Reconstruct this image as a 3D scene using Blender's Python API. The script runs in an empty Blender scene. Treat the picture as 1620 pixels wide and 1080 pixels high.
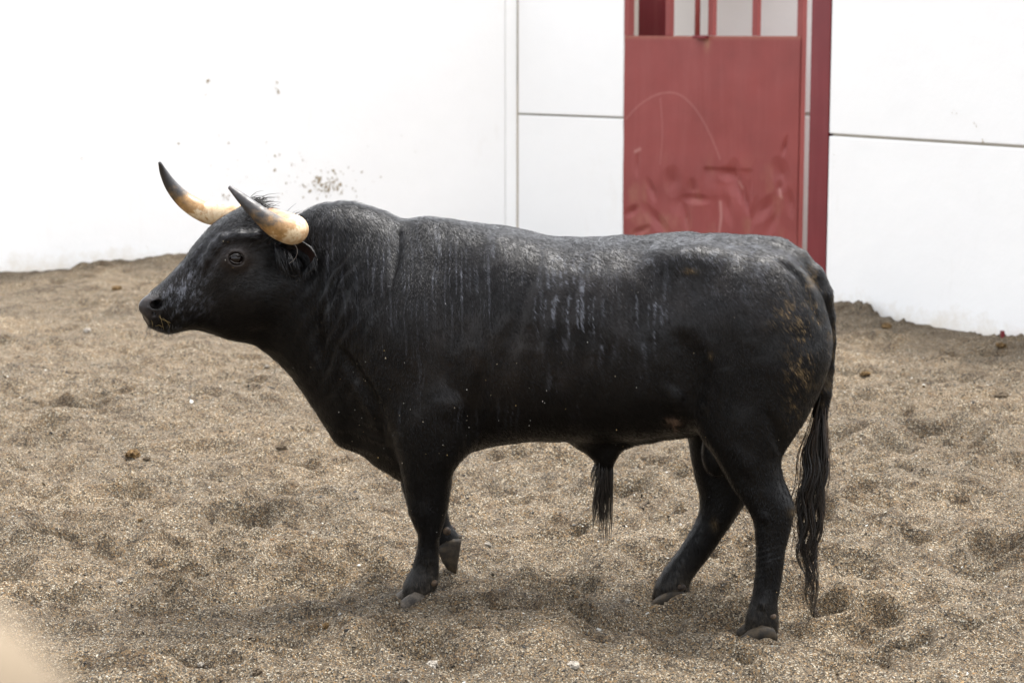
import bpy, math, random
import numpy as np

random.seed(5)
RNG = np.random.default_rng(11)
scene = bpy.context.scene
COL = scene.collection

# ------------------------------------------------------------------ camera
FPX, W0, H0 = 3300.0, 1620.0, 1080.0
CAMY, CAMZ = -7.0, 1.91
PITCH = math.atan(490.0 / FPX)
CS, SN = math.cos(PITCH), math.sin(PITCH)
cam_d = bpy.data.cameras.new('camera')
cam_d.sensor_width = 36.0
cam_d.lens = 36.0 * FPX / W0
cam_d.clip_start, cam_d.clip_end = 0.05, 500.0
cam = bpy.data.objects.new('camera', cam_d)
cam.location = (0, CAMY, CAMZ)
cam.rotation_euler = (math.pi / 2 - PITCH, 0, 0)
COL.objects.link(cam)
scene.camera = cam
cam_d.dof.use_dof = True
cam_d.dof.focus_distance = 6.95
cam_d.dof.aperture_fstop = 4.5

# ------------------------------------------------------------------ sky and sun (thin overcast)
SUN_EL, SUN_AZ = math.radians(71), math.radians(40)      # azimuth clockwise from +Y: high, beyond the bull and to its right
world = bpy.data.worlds.new('World')
scene.world = world
world.use_nodes = True
wn, wl = world.node_tree.nodes, world.node_tree.links
wn.clear()
sky = wn.new('ShaderNodeTexSky')
sky.sky_type = 'NISHITA'
sky.sun_disc = False
sky.sun_elevation = SUN_EL
sky.sun_rotation = SUN_AZ
sky.air_density, sky.dust_density, sky.ozone_density = 1.0, 4.0, 1.0
hsv = wn.new('ShaderNodeHueSaturation')
hsv.inputs['Saturation'].default_value = 0.20
bg = wn.new('ShaderNodeBackground')
bg.inputs['Strength'].default_value = 0.15
wo = wn.new('ShaderNodeOutputWorld')
wl.new(sky.outputs[0], hsv.inputs['Color'])
wl.new(hsv.outputs[0], bg.inputs[0])
wl.new(bg.outputs[0], wo.inputs[0])
sun_d = bpy.data.lights.new('sun', 'SUN')
sun_d.energy = 1.1
sun_d.angle = math.radians(28)
sun_d.color = (1.0, 0.965, 0.91)
sun = bpy.data.objects.new('sun', sun_d)
sv = (math.sin(SUN_AZ) * math.cos(SUN_EL), math.cos(SUN_AZ) * math.cos(SUN_EL), math.sin(SUN_EL))
from mathutils import Vector
sun.rotation_euler = (-Vector(sv)).to_track_quat('-Z', 'Y').to_euler()
sun.location = (-6, -12, 20)
COL.objects.link(sun)
scene.view_settings.view_transform = 'Standard'
scene.view_settings.look = 'None'
scene.view_settings.gamma = 1.0
scene.view_settings.use_curve_mapping = False
scene.view_settings.exposure = 2.14
scene.cycles.max_bounces = 6
scene.cycles.use_denoising = True

# ------------------------------------------------------------------ helpers
def P(px, py, y):
    """World point on the sight line of photo pixel (px, py) at world depth y."""
    u, v = (px - 810.0) / FPX, (py - 540.0) / FPX
    k = (y - CAMY) / (CS - v * SN)
    return np.array([k * u, y, CAMZ - k * (SN + v * CS)])

def proj(p):
    p = np.asarray(p, float)
    dx, dy, dz = p[..., 0], p[..., 1] - CAMY, p[..., 2] - CAMZ
    dep = dy * CS - dz * SN
    return 810 + FPX * dx / dep, 540 - FPX * (dy * SN + dz * CS) / dep

def hermite(xs, ys, q):
    xs, ys = np.asarray(xs, float), np.asarray(ys, float)
    m = np.gradient(ys, xs) if len(xs) > 2 else np.full(len(xs), (ys[-1] - ys[0]) / (xs[-1] - xs[0]))
    i = np.clip(np.searchsorted(xs, q) - 1, 0, len(xs) - 2)
    h = xs[i + 1] - xs[i]
    t = np.clip((q - xs[i]) / h, 0, 1)
    t2, t3 = t * t, t * t * t
    return (2*t3 - 3*t2 + 1)*ys[i] + (t3 - 2*t2 + t)*h*m[i] + (-2*t3 + 3*t2)*ys[i+1] + (t3 - t2)*h*m[i+1]

def hash01(*ints):
    h = np.zeros(np.broadcast(*ints).shape, np.uint32)
    for k, a in zip((374761393, 668265263, 2147483647 - 58, 1274126177), ints):
        h = (h ^ (np.asarray(a).astype(np.int64).astype(np.uint32) * np.uint32(k))) * np.uint32(1540483477)
        h ^= h >> np.uint32(13)
    h = h * np.uint32(2246822519)
    h ^= h >> np.uint32(15)
    return h.astype(np.float64) / 4294967295.0

def vnoise(*cs, seed=0):
    """Smooth value noise in 2 or 3 dimensions, about -1..1."""
    fl = [np.floor(c) for c in cs]
    fr = [c - f for c, f in zip(cs, fl)]
    fr = [t * t * t * (t * (t * 6 - 15) + 10) for t in fr]
    out = 0
    n = len(cs)
    for b in range(1 << n):
        w = 1.0
        idx = []
        for a in range(n):
            bit = (b >> a) & 1
            w = w * (fr[a] if bit else 1 - fr[a])
            idx.append(fl[a] + bit)
        out = out + w * hash01(*idx, np.full(np.shape(idx[0]), seed))
    return out * 2 - 1

def fbm(*cs, octs=4, seed=0, gain=0.5):
    s, a, f = 0, 1.0, 1.0
    for o in range(octs):
        s = s + a * vnoise(*[c * f for c in cs], seed=seed + o * 17)
        a *= gain
        f *= 2.03
    return s

def tag(o, label=None, cat=None, group=None, kind=None):
    if label: o['label'] = label
    if cat: o['category'] = cat
    if group: o['group'] = group
    if kind: o['kind'] = kind
    return o

def link(name, me, mat=None, parent=None):
    o = bpy.data.objects.new(name, me)
    COL.objects.link(o)
    if mat is not None and me is not None:
        me.materials.append(mat)
    if parent is not None:
        o.parent = parent
        o.matrix_parent_inverse = parent.matrix_world.inverted() if False else o.matrix_parent_inverse
    return o

def empty(name, loc=(0, 0, 0)):
    o = bpy.data.objects.new(name, None)
    o.empty_display_size = 0.1
    COL.objects.link(o)
    o.location = loc
    return o

def child(name, me, mat, parent):
    """Mesh given in world coordinates, stored relative to its thing's origin."""
    off = np.zeros(3)
    q = parent
    while q is not None:
        off += np.array(q.location)
        q = q.parent
    n = len(me.vertices)
    co = np.empty(n * 3)
    me.vertices.foreach_get('co', co)
    co = co.reshape(-1, 3) - off
    me.vertices.foreach_set('co', co.ravel())
    me.update()
    o = bpy.data.objects.new(name, me)
    COL.objects.link(o)
    if mat is not None: me.materials.append(mat)
    o.parent = parent
    return o

def mesh_np(name, verts, faces, smooth=False, attrs=None, colors=None):
    """faces: int array (n,3) or (n,4), or a list of such arrays."""
    me = bpy.data.meshes.new(name)
    if isinstance(faces, np.ndarray): faces = [faces]
    faces = [f for f in faces if len(f)]
    nl = sum(f.size for f in faces)
    npoly = sum(len(f) for f in faces)
    me.vertices.add(len(verts))
    me.vertices.foreach_set('co', np.asarray(verts, np.float32).ravel())
    me.loops.add(nl)
    me.loops.foreach_set('vertex_index', np.concatenate([f.ravel() for f in faces]).astype(np.int32))
    me.polygons.add(npoly)
    tot = np.concatenate([np.full(len(f), f.shape[1]) for f in faces]).astype(np.int32)
    st = np.concatenate([[0], np.cumsum(tot)[:-1]]).astype(np.int32)
    me.polygons.foreach_set('loop_start', st)
    me.polygons.foreach_set('loop_total', tot)
    me.polygons.foreach_set('use_smooth', np.full(npoly, smooth, bool))
    me.update(calc_edges=True)
    for k, v in (attrs or {}).items():
        a = me.attributes.new(k, 'FLOAT', 'POINT')
        a.data.foreach_set('value', np.asarray(v, np.float32))
    for k, v in (colors or {}).items():
        a = me.attributes.new(k, 'FLOAT_COLOR', 'POINT')
        v = np.asarray(v, np.float32)
        a.data.foreach_set('color', np.concatenate([v, np.ones((len(v), 1), np.float32)], 1).ravel())
    return me

BOXF = np.array([[0,3,2,1],[4,5,6,7],[0,1,5,4],[1,2,6,5],[2,3,7,6],[3,0,4,7]])
def box_pts(o, ax, ay, az):
    """Box from corner o along three edge vectors."""
    o, ax, ay, az = [np.asarray(v, float) for v in (o, ax, ay, az)]
    return np.array([o, o+ax, o+ax+ay, o+ay, o+az, o+ax+az, o+ax+ay+az, o+ay+az])

def box_mesh(name, o, ax, ay, az, bevel=0.004):
    me = mesh_np(name, box_pts(o, ax, ay, az), BOXF)
    if bevel:
        import bmesh
        bm = bmesh.new(); bm.from_mesh(me)
        bmesh.ops.recalc_face_normals(bm, faces=bm.faces)
        bmesh.ops.bevel(bm, geom=bm.edges[:], offset=bevel, segments=2, affect='EDGES', profile=0.6)
        bm.to_mesh(me); bm.free()
    return me

def tube_np(path, rad, n=12, flat=None, cap=True):
    """Swept tube; returns verts, quads, tris, t."""
    path = np.asarray(path, float); rad = np.asarray(rad, float)
    m = len(path)
    tan = np.gradient(path, axis=0)
    tan /= np.linalg.norm(tan, axis=1)[:, None] + 1e-12
    ref = np.array([0., 1., 0.]) if abs(tan[0][1]) < .9 else np.array([1., 0., 0.])
    V = []
    for i in range(m):
        a = ref - tan[i] * np.dot(ref, tan[i]); a /= np.linalg.norm(a)
        b = np.cross(tan[i], a); ref = a
        ang = np.linspace(0, 2*np.pi, n, endpoint=False)
        V.append(path[i] + rad[i] * (np.cos(ang)[:, None] * a + np.sin(ang)[:, None] * b))
    V = np.concatenate(V)
    i = np.arange(m - 1)[:, None] * n; j = np.arange(n)[None]
    k = (j + 1) % n
    Q = np.stack([i + j, i + k, i + n + k, i + n + j], -1).reshape(-1, 4)
    t = np.repeat(np.linspace(0, 1, m), n)
    T = np.zeros((0, 3), int)
    if cap:
        V = np.concatenate([V, path[:1], path[-1:] + tan[-1] * rad[-1] * .6])
        t = np.concatenate([t, [0, 1]])
        jj = np.arange(n); kk = (jj + 1) % n
        T = np.concatenate([np.stack([kk, jj, np.full(n, m*n)], 1),
                            np.stack([(m-1)*n + jj, (m-1)*n + kk, np.full(n, m*n + 1)], 1)])
    return V, Q, T, t

# ------------------------------------------------------------------ materials
class NT:
    def __init__(s, name):
        s.m = bpy.data.materials.new(name); s.m.use_nodes = True
        s.t = s.m.node_tree; s.n = s.t.nodes; s.l = s.t.links
        s.bsdf = s.n['Principled BSDF']
    def add(s, kind, **kw):
        n = s.n.new(kind)
        for k, v in kw.items():
            if hasattr(n, k): setattr(n, k, v)
        return n
    def ins(s, n, name, v):
        sock = n.inputs[name]
        if hasattr(v, 'is_linked') or isinstance(v, bpy.types.NodeSocket): s.l.new(v, sock)
        else: sock.default_value = v
    def noise(s, scale, detail=4, rough=.55, vec=None):
        n = s.add('ShaderNodeTexNoise'); n.inputs['Scale'].default_value = scale
        n.inputs['Detail'].default_value = detail; n.inputs['Roughness'].default_value = rough
        if vec is not None: s.l.new(vec, n.inputs['Vector'])
        return n.outputs['Fac']
    def coord(s, scale=None, which='Object'):
        c = s.add('ShaderNodeTexCoord').outputs[which]
        if scale is None: return c
        mp = s.add('ShaderNodeMapping'); mp.inputs['Scale'].default_value = scale
        s.l.new(c, mp.inputs['Vector']); return mp.outputs[0]
    def ramp(s, fac, stops, interp='LINEAR'):
        r = s.add('ShaderNodeValToRGB'); r.color_ramp.interpolation = interp
        e = r.color_ramp.elements
        while len(e) < len(stops): e.new(.5)
        for el, (p, c) in zip(e, stops):
            el.position = p; el.color = (*c, 1) if len(c) == 3 else c
        s.l.new(fac, r.inputs[0]); return r.outputs[0]
    def mix(s, fac, a, b, mode='MIX'):
        m = s.add('ShaderNodeMix', data_type='RGBA', blend_type=mode)
        for sock, v in ((m.inputs[0], fac), (m.inputs[6], a), (m.inputs[7], b)):
            if isinstance(v, bpy.types.NodeSocket): s.l.new(v, sock)
            elif isinstance(v, (int, float)): sock.default_value = v
            else: sock.default_value = (*v, 1)
        return m.outputs[2]
    def math(s, op, a, b=0.0, clamp=False):
        m = s.add('ShaderNodeMath', operation=op); m.use_clamp = clamp
        for sock, v in ((m.inputs[0], a), (m.inputs[1], b)):
            if isinstance(v, bpy.types.NodeSocket): s.l.new(v, sock)
            else: sock.default_value = v
        return m.outputs[0]
    def attr(s, name, out='Fac'):
        a = s.add('ShaderNodeAttribute', attribute_name=name); return a.outputs[out]
    def bump(s, h, strength=.3, dist=.01, normal=None):
        b = s.add('ShaderNodeBump'); b.inputs['Strength'].default_value = strength
        b.inputs['Distance'].default_value = dist; s.l.new(h, b.inputs['Height'])
        if normal is not None: s.l.new(normal, b.inputs['Normal'])
        return b.outputs[0]
    def out(s, color=None, rough=None, spec=None, normal=None, **kw):
        B = s.bsdf
        if color is not None:
            if isinstance(color, bpy.types.NodeSocket): s.l.new(color, B.inputs['Base Color'])
            else: B.inputs['Base Color'].default_value = (*color, 1)
        if rough is not None:
            if isinstance(rough, bpy.types.NodeSocket): s.l.new(rough, B.inputs['Roughness'])
            else: B.inputs['Roughness'].default_value = rough
        if spec is not None: B.inputs['Specular IOR Level'].default_value = spec
        if normal is not None: s.l.new(normal, B.inputs['Normal'])
        for k, v in kw.items():
            k = k.replace('_', ' ')
            if isinstance(v, bpy.types.NodeSocket): s.l.new(v, B.inputs[k])
            else: B.inputs[k].default_value = v
        return s.m

def mat_sand():
    s = NT('coarse_sand'); c = s.coord()
    v = s.add('ShaderNodeTexVoronoi'); v.inputs['Scale'].default_value = 240; s.l.new(c, v.inputs['Vector'])
    sep = s.add('ShaderNodeSeparateColor'); s.l.new(v.outputs['Color'], sep.inputs[0])
    grain = s.ramp(sep.outputs[0], [(0, (.030, .025, .021)), (.22, (.075, .062, .05)), (.45, (.155, .125, .092)), (.62, (.22, .17, .115)),
                                    (.78, (.27, .17, .082)), (.88, (.32, .28, .225)), (1, (.58, .53, .45))])
    big = s.noise(1.3, 5, .6, c)
    tint = s.ramp(big, [(.3, (.42, .415, .39)), (.5, (.575, .565, .525)), (.7, (.69, .66, .59))])
    col = s.mix(1.0, grain, tint, 'MULTIPLY')
    med = s.noise(9, 4, .6, c)
    damp = s.ramp(med, [(.34, (.52, .47, .42)), (.56, (1, 1, 1))])
    col = s.mix(.8, col, damp, 'MULTIPLY')
    h1 = s.noise(38, 6, .7, c)
    n1 = s.bump(h1, .6, .024)
    n2 = s.bump(v.outputs['Distance'], .6, .004, n1)
    return s.out(col, .93, .2, n2)

def mat_attr(name, rough, spec, attr='Col', bump=None, **kw):
    s = NT(name); col = s.attr(attr, 'Color')
    nrm = None
    if bump: nrm = s.bump(s.noise(bump[0], 4, .6, s.coord()), bump[1], bump[2])
    return s.out(col, rough, spec, nrm, **kw)

def mat_whitewash(name, base, streak=.0):
    s = NT(name); c = s.coord()
    n = s.noise(1.1, 5, .6, c)
    col = s.ramp(n, [(.3, tuple(b * .965 for b in base)), (.65, base)])
    n2 = s.noise(3, 6, .7, s.coord((1.0, 1.0, .22)))
    col = s.mix(s.ramp(n2, [(.60, (0, 0, 0)), (.82, (.45, .45, .45))]), col, (.70, .66, .60))
    sep = s.add('ShaderNodeSeparateXYZ'); s.l.new(c, sep.inputs[0])
    low = s.math('ADD', s.math('MULTIPLY', sep.outputs[2], -2.2), s.math('MULTIPLY', s.noise(5, 5, .7, c), 1.5))
    col = s.mix(s.ramp(low, [(.42, (0, 0, 0)), (.95, (.55, .55, .55))]), col, (.55, .45, .30))
    h = s.noise(60, 5, .6, c)
    h2 = s.noise(7, 3, .5, c)
    return s.out(col, .85, .25, s.bump(h2, .15, .02, s.bump(h, .25, .004)))

def mat_redpaint(name, base, wear=True):
    s = NT(name); c = s.coord()
    n = s.noise(2.2, 5, .6, c)
    fade = s.ramp(n, [(.3, tuple(b * .86 for b in base)), (.7, tuple(min(1, b * 1.08) for b in base))])
    st = s.noise(3.3, 6, .7, s.coord((3.0, 3.0, .22)))
    col = s.mix(s.ramp(st, [(.48, (0, 0, 0)), (.8, (.16, .16, .16))]), fade, (.42, .17, .15))
    if wear:
        sc = s.attr('scratch')
        col = s.mix(sc, col, (.62, .36, .32))
        ru = s.attr('rust')
        rn = s.noise(40, 4, .7, c)
        col = s.mix(s.math('MULTIPLY', ru, rn, True), col, (.40, .22, .13))
    h = s.noise(30, 4, .6, c)
    return s.out(col, .5, .4, s.bump(h, .12, .004))

M = {}
M['sand'] = mat_sand()
M['gravel'] = mat_attr('gravel_grains', .85, .3)
M['plaster'] = mat_whitewash('whitewashed_plaster', (.875, .868, .85))
M['panel'] = mat_whitewash('whitewashed_precast', (.86, .857, .845))
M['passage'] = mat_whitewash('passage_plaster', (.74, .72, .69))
M['joint'] = NT('joint_mortar').out((.50, .46, .40), .9, .2)
M['mud'] = NT('dried_mud').out((.33, .27, .19), .95, .1)
M['red'] = mat_redpaint('faded_red_paint', (.245, .050, .045))
M['red_dark'] = mat_redpaint('dark_red_paint', (.155, .014, .018), False)
M['concrete'] = mat_whitewash('beige_concrete', (.16, .125, .085))

# ------------------------------------------------------------------ plan of the walls (metres; depth = world y)
def plan(px, dist):
    y = dist + CAMY
    return np.array([P(px, 300, y)[0], y])
CORNER = plan(819, 17.9)
LEFT_END = plan(0, 16.6)
ldir = (LEFT_END - CORNER) / np.linalg.norm(LEFT_END - CORNER)
GATE_L, GATE_R = plan(986, 17.1), plan(1262, 15.95)
B_START, B_FAR = plan(1309, 14.3), plan(1620, 12.75)
bdir = (B_FAR - B_START) / np.linalg.norm(B_FAR - B_START)
adir = (GATE_L - CORNER) / np.linalg.norm(GATE_L - CORNER)
def on_line(p0, d, px):
    """Depth y where the vertical plane through p0 along d meets the sight column px."""
    u = (px - 810.0) / FPX
    # x = k u with k = (y-CAMY)/(CS - v SN); v taken at mid height
    a = u / (CS - (300 - 540) / FPX * SN)
    t = (a * (p0[1] - CAMY) - p0[0]) / (d[0] - a * d[1])
    return p0 + d * t

# ------------------------------------------------------------------ ground height
HOOF = {'near_hind': (1203, 1001, -.36), 'far_hind': (1062, 945, .05), 'near_fore': (655, 949, -.09), 'far_fore': (714, 908, .20)}
ctl = []
for k, (px, py, y) in HOOF.items():
    p = P(px, py, y); ctl.append((p[0], p[1], p[2], .34))
for px, py in ((0, 431), (74, 425), (178, 411), (289, 401), (420, 396), (600, 392)):
    q = on_line(CORNER, ldir, px); ctl.append((q[0], q[1], P(px, py, q[1])[2], .9))
for px, py in ((1322, 490), (1398, 500), (1456, 514), (1507, 521), (1572, 533), (1610, 541)):
    q = on_line(B_START, bdir, px); ctl.append((q[0], q[1], P(px, py, q[1])[2], .42))
ctl = np.array(ctl)

holes = []
for px, py, r, dp in ((105, 856, .075, .05), (440, 1018, .05, .05), (985, 788, .08, .045), (862, 706, .09, .05), (1362, 958, .11, .05), (905, 855, .05, .035),
                      (1590, 875, .10, .05), (895, 918, .07, .04), (250, 600, .07, .03), (560, 905, .09, .035), (290, 905, .08, .03), (1440, 1000, .06, .03),
                      (455, 748, .07, .035), (640, 1020, .10, .045), (120, 650, .12, .05), (60, 690, .08, .04), (1480, 620, .08, .04), (1400, 640, .07, .04),
                      (150, 480, .10, .05), (320, 640, .09, .03), (1150, 955, .08, .045), (760, 968, .08, .03), (1110, 890, .06, .03), (90, 930, .06, .02),
                      (1500, 700, .12, .05), (1530, 790, .09, .04), (190, 800, .10, .035), (370, 830, .10, .03), (1395, 545, .09, .04)):
    v = (py - 540) / FPX
    dist = CAMZ * (CS - v * SN) / (SN + v * CS)
    p = P(px, py, dist + CAMY)
    holes.append((p[0], p[1], r * (1 + .04 * dist), r * .8 * (1 + .1 * max(0, dist - 7)), RNG.uniform(-.5, .5), dp * 1.7))
for i in range(520):
    x, y = RNG.uniform(-4.4, 4.2), RNG.uniform(-1.6, 10.0)
    if min((x - c[0])**2 + (y - c[1])**2 for c in ctl[:4]) < .03: continue
    a = RNG.uniform(.045, .12)
    holes.append((x, y, a, a * RNG.uniform(.6, 1.3), RNG.uniform(0, 3.1), RNG.uniform(.015, .065)))

def ground_noise(x, y):
    z = .045 * fbm(x * .55 + 3, y * .55, octs=3, seed=3) + .036 * fbm(x * 2.6, y * 2.6, octs=3, seed=9)
    r = 1 - np.abs(fbm(x * 4.1, y * 4.1, octs=2, seed=23))
    calm = np.clip(1.25 - .11 * y, .35, 1)
    z = z + calm * .032 * (r - .5) + calm * .019 * fbm(x * 8, y * 8, octs=4, seed=31, gain=.62)
    return z
def hole_z(dx, dy, hx, hy, a, b, th, dp):
    c, s = math.cos(th), math.sin(th)
    rr = np.sqrt(((c*dx + s*dy) / a)**2 + ((-s*dx + c*dy) / b)**2)
    ang = np.arctan2(dy, dx)
    rr = rr * (1 + .18 * np.sin(3 * ang + hx * 7) + .1 * np.sin(5 * ang + hy * 9))
    return dp * (-np.exp(-(rr**3.0)) + .45 * np.exp(-((rr - 1.42) / .36)**2))
def ground_raw(x, y):
    z = ground_noise(x, y)
    for h in holes: z = z + hole_z(x - h[0], y - h[1], *h)
    return z
def kern(x, y, c): return np.exp(-((x - c[0])**2 + (y - c[1])**2) / (2 * c[3]**2))
_A = np.array([[kern(a[0], a[1], b) for b in ctl] for a in ctl])
_r = ctl[:, 2] - ground_raw(ctl[:, 0].copy(), ctl[:, 1].copy())
_w = np.linalg.solve(_A + np.eye(len(ctl)) * .03, _r)
xs = np.concatenate([-np.geomspace(60, 4.7, 14), np.arange(-4.6, 4.6, .0185), np.geomspace(4.7, 60, 14)])
ys = np.concatenate([[-60, -40, -25, -16, -11, -8, -6, -4.5, -3.3, -2.5, -2.0], np.arange(-1.6, 1.2, .0135), np.arange(1.2, 4.5, .02), np.arange(4.5, 11.4, .032), np.geomspace(11.6, 70, 14)])
GX, GY = np.meshgrid(xs, ys, indexing='ij')
GZ = ground_noise(GX.ravel(), GY.ravel()).reshape(GX.shape)
for h in holes:
    r_ = 3 * max(h[2], h[3])
    i0, i1 = np.searchsorted(xs, (h[0] - r_, h[0] + r_)); j0, j1 = np.searchsorted(ys, (h[1] - r_, h[1] + r_))
    if i1 > i0 and j1 > j0: GZ[i0:i1, j0:j1] += hole_z(GX[i0:i1, j0:j1] - h[0], GY[i0:i1, j0:j1] - h[1], *h)
for c, w in zip(ctl, _w): GZ += w * kern(GX, GY, c)
for hx_, hy_, r0_ in [(*P(*HOOF[k])[:2], .085) for k in ('near_hind', 'far_hind', 'near_fore')]:
    rr_ = np.sqrt((GX - hx_ + .02)**2 + (GY - hy_)**2)
    GZ += .017 * np.exp(-((rr_ - r0_) / .04)**2) * (1 + .6 * np.sin(3 * np.arctan2(GY - hy_, GX - hx_) + hx_ * 9) + .35 * np.sin(7 * np.arctan2(GY - hy_, GX - hx_) + hy_ * 5))
GZ *= np.clip(1.6 - np.maximum(np.abs(GX) - 5, np.abs(GY - 3) - 9) * .25, 0, 1)
def ground_z(x, y):
    x, y = np.asarray(x, float), np.asarray(y, float)
    i = np.clip(np.searchsorted(xs, x) - 1, 0, len(xs) - 2); j = np.clip(np.searchsorted(ys, y) - 1, 0, len(ys) - 2)
    a = np.clip((x - xs[i]) / (xs[i+1] - xs[i]), 0, 1); b = np.clip((y - ys[j]) / (ys[j+1] - ys[j]), 0, 1)
    return (GZ[i, j] * (1-a) + GZ[i+1, j] * a) * (1-b) + (GZ[i, j+1] * (1-a) + GZ[i+1, j+1] * a) * b
def on_ground(px, py):
    y = 0.0
    ys = np.linspace(-2, 11, 4000)
    pts = np.array([P(px, py, q) for q in ys])
    below = pts[:, 2] < ground_z(pts[:, 0], pts[:, 1])
    return pts[np.argmax(below)]

nx, ny = len(xs), len(ys)
ii = (np.arange(nx - 1)[:, None] * ny + np.arange(ny - 1)[None]).ravel()
gf = np.stack([ii, ii + ny, ii + ny + 1, ii + 1], 1)
ground = link('ground', mesh_np('ground', np.stack([GX.ravel(), GY.ravel(), GZ.ravel()], 1), gf, True), M['sand'])
tag(ground, 'churned coarse brown sand of the bull pen floor', 'ground', kind='structure')

# ------------------------------------------------------------------ walls
WALL_TOP, WALL_BOT = 2.36, -.45
def up(z): return np.array([0, 0, z])
def v3(p, z=0.0): return np.array([p[0], p[1], z])
def inward(d):                       # normal of a wall run, pointing away from the camera
    n = np.array([-d[1], d[0]])
    return n if n[1] > 0 else -n

# left wall: one plastered run with a chamfered end at the corner
lw = empty('plaster_wall', tuple(v3(CORNER + ldir * 2.5)))
tag(lw, 'plain white plastered wall on the left, spattered with mud above the bull\'s head', 'wall')
ln = inward(ldir)
Lx = 7.5
o = v3(CORNER + ldir * .115, WALL_BOT)
child('wall_face', box_mesh('wall_face', o, v3(ldir * Lx), v3(ln * .25), up(WALL_TOP - WALL_BOT), .005), M['plaster'], lw)
o = v3(CORNER + ldir * .003 + ln * .004, WALL_BOT)
child('end_strip', box_mesh('end_strip', o, v3(ldir * .1095), v3(ln * .22), up(WALL_TOP - WALL_BOT), .02), M['plaster'], lw)
# mud spatter: small flakes stuck to the plaster
fv, ff = [], []
def flake(center, e1, e2, nrm, r):
    k = RNG.integers(5, 8)
    ang = np.sort(RNG.uniform(0, 2*np.pi, k))
    rr = r * RNG.uniform(.6, 1.25, k)
    b = len(fv)
    fv.append(center - nrm * .006)
    for a_, r_ in zip(ang, rr): fv.append(center - nrm * .001 + e1 * math.cos(a_) * r_ + e2 * math.sin(a_) * r_ * 1.2)
    for j in range(k): ff.append((b, b + 1 + j, b + 1 + (j + 1) % k))
def spatter(p0, d, nrm, px, py, n, sx, sy, r0):
    for _ in range(n):
        x_, y_ = px + RNG.normal() * sx, py + RNG.normal() * sy
        q = on_line(p0, d, x_); c = P(x_, y_, q[1])
        flake(c, v3(d), up(1.), v3(nrm), r0 * RNG.lognormal(0, .5))
for px, py, n, sx, sy, r0 in ((512, 295, 90, 16, 9, .0075), (500, 292, 45, 45, 18, .005), (420, 270, 30, 60, 22, .0045), (439, 142, 5, 2, 4, .009), (328, 128, 2, 1, 2, .008), (328, 146, 2, 1, 3, .006),
                              (357, 311, 8, 5, 3, .006), (572, 272, 2, 1, 1, .008), (130, 250, 3, 3, 4, .005), (640, 240, 6, 40, 30, .005), (560, 350, 6, 40, 30, .005), (330, 380, 14, 60, 20, .004),
                              (300, 220, 5, 60, 30, .005)):
    spatter(CORNER, ldir, ln, px, py, n, sx, sy, r0)
me = mesh_np('mud_spatter', np.array(fv), np.array(ff))
tag(child('mud_spatter', me, M['mud'], lw), kind='stuff')

# wall A: precast panels between the corner and the gate
an = inward(adir)
wa = empty('panel_wall', tuple(v3(CORNER + adir * .5)))
tag(wa, 'short white panelled wall between the corner and the red gate', 'wall')
alen = np.linalg.norm(GATE_L - CORNER) - .012
zjA = P(900, 183, (CORNER + adir * .45)[1])[2]
oA = CORNER + adir * .005
child('wall_core', box_mesh('wall_core', v3(oA - adir * .05 + an * .04, WALL_BOT), v3(adir * (alen + .046)), v3(an * .15), up(WALL_TOP - .02 - WALL_BOT), 0), M['joint'], wa)
zj1 = zjA + 1.2
for z0, z1 in ((WALL_BOT, zjA - .008), (zjA + .008, WALL_TOP)):
    child('panel', box_mesh('panel', v3(oA, z0), v3(adir * alen), v3(an * .028), up(z1 - z0), .009), M['panel'], wa)

# wall B: nearer panels on the right
bn = inward(bdir)
wb = empty('panel_wall', tuple(v3(B_START + bdir * 1.0)))
tag(wb, 'long white panelled wall beside the red post, behind the bull\'s tail', 'wall')
blen = 6.0
zjB = P(1463, 223, on_line(B_START, bdir, 1463)[1])[2]
oB = B_START + bdir * .004
child('wall_core', box_mesh('wall_core', v3(oB + bdir * .004 + bn * .03, WALL_BOT), v3(bdir * (blen - .008)), v3(bn * .15), up(WALL_TOP - .02 - WALL_BOT), 0), M['joint'], wb)
for z0, z1 in ((WALL_BOT, zjB - .009), (zjB + .009, WALL_TOP)):
    child('panel', box_mesh('panel', v3(oB, z0), v3(bdir * blen), v3(bn * .028), up(z1 - z0), .009), M['panel'], wb)
fv, ff = [], []
for px, py, n, sx, sy, r0 in ((1508, 178, 3, 2, 2, .005), (1542, 195, 4, 3, 4, .006), (1556, 224, 2, 1, 1, .008), (1560, 507, 3, 1, 3, .007), (1440, 384, 3, 2, 1, .005), (1490, 440, 14, 70, 50, .0035), (1534, 515, 3, 1, 4, .004),
                              (1320, 255, 3, 1, 8, .0035), (1400, 470, 10, 50, 14, .0035), (1510, 370, 6, 20, 14, .004)):
    spatter(B_START, bdir, bn, px, py, n, sx, sy, r0)
tag(child('mud_spatter', mesh_np('mud_spatter', np.array(fv), np.array(ff)), M['mud'], wb), kind='stuff')

# passage wall behind the gate
gdir = (GATE_R - GATE_L) / np.linalg.norm(GATE_R - GATE_L)
gn = inward(gdir)
pw = plan(1275, 17.75)
pwall = empty('passage_wall', tuple(v3(pw)))
tag(pwall, 'pale wall of the passage seen through the gate bars', 'wall')
zjP = P(1274, 181, pw[1])[2]
o = pw - gdir * 2.2
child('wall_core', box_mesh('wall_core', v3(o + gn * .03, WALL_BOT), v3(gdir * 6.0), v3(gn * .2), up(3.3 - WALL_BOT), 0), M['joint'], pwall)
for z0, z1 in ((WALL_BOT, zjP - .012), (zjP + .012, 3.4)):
    child('panel', box_mesh('panel', v3(o, z0), v3(gdir * 6.0), v3(gn * .028), up(z1 - z0), .008), M['passage'], pwall)

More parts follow.
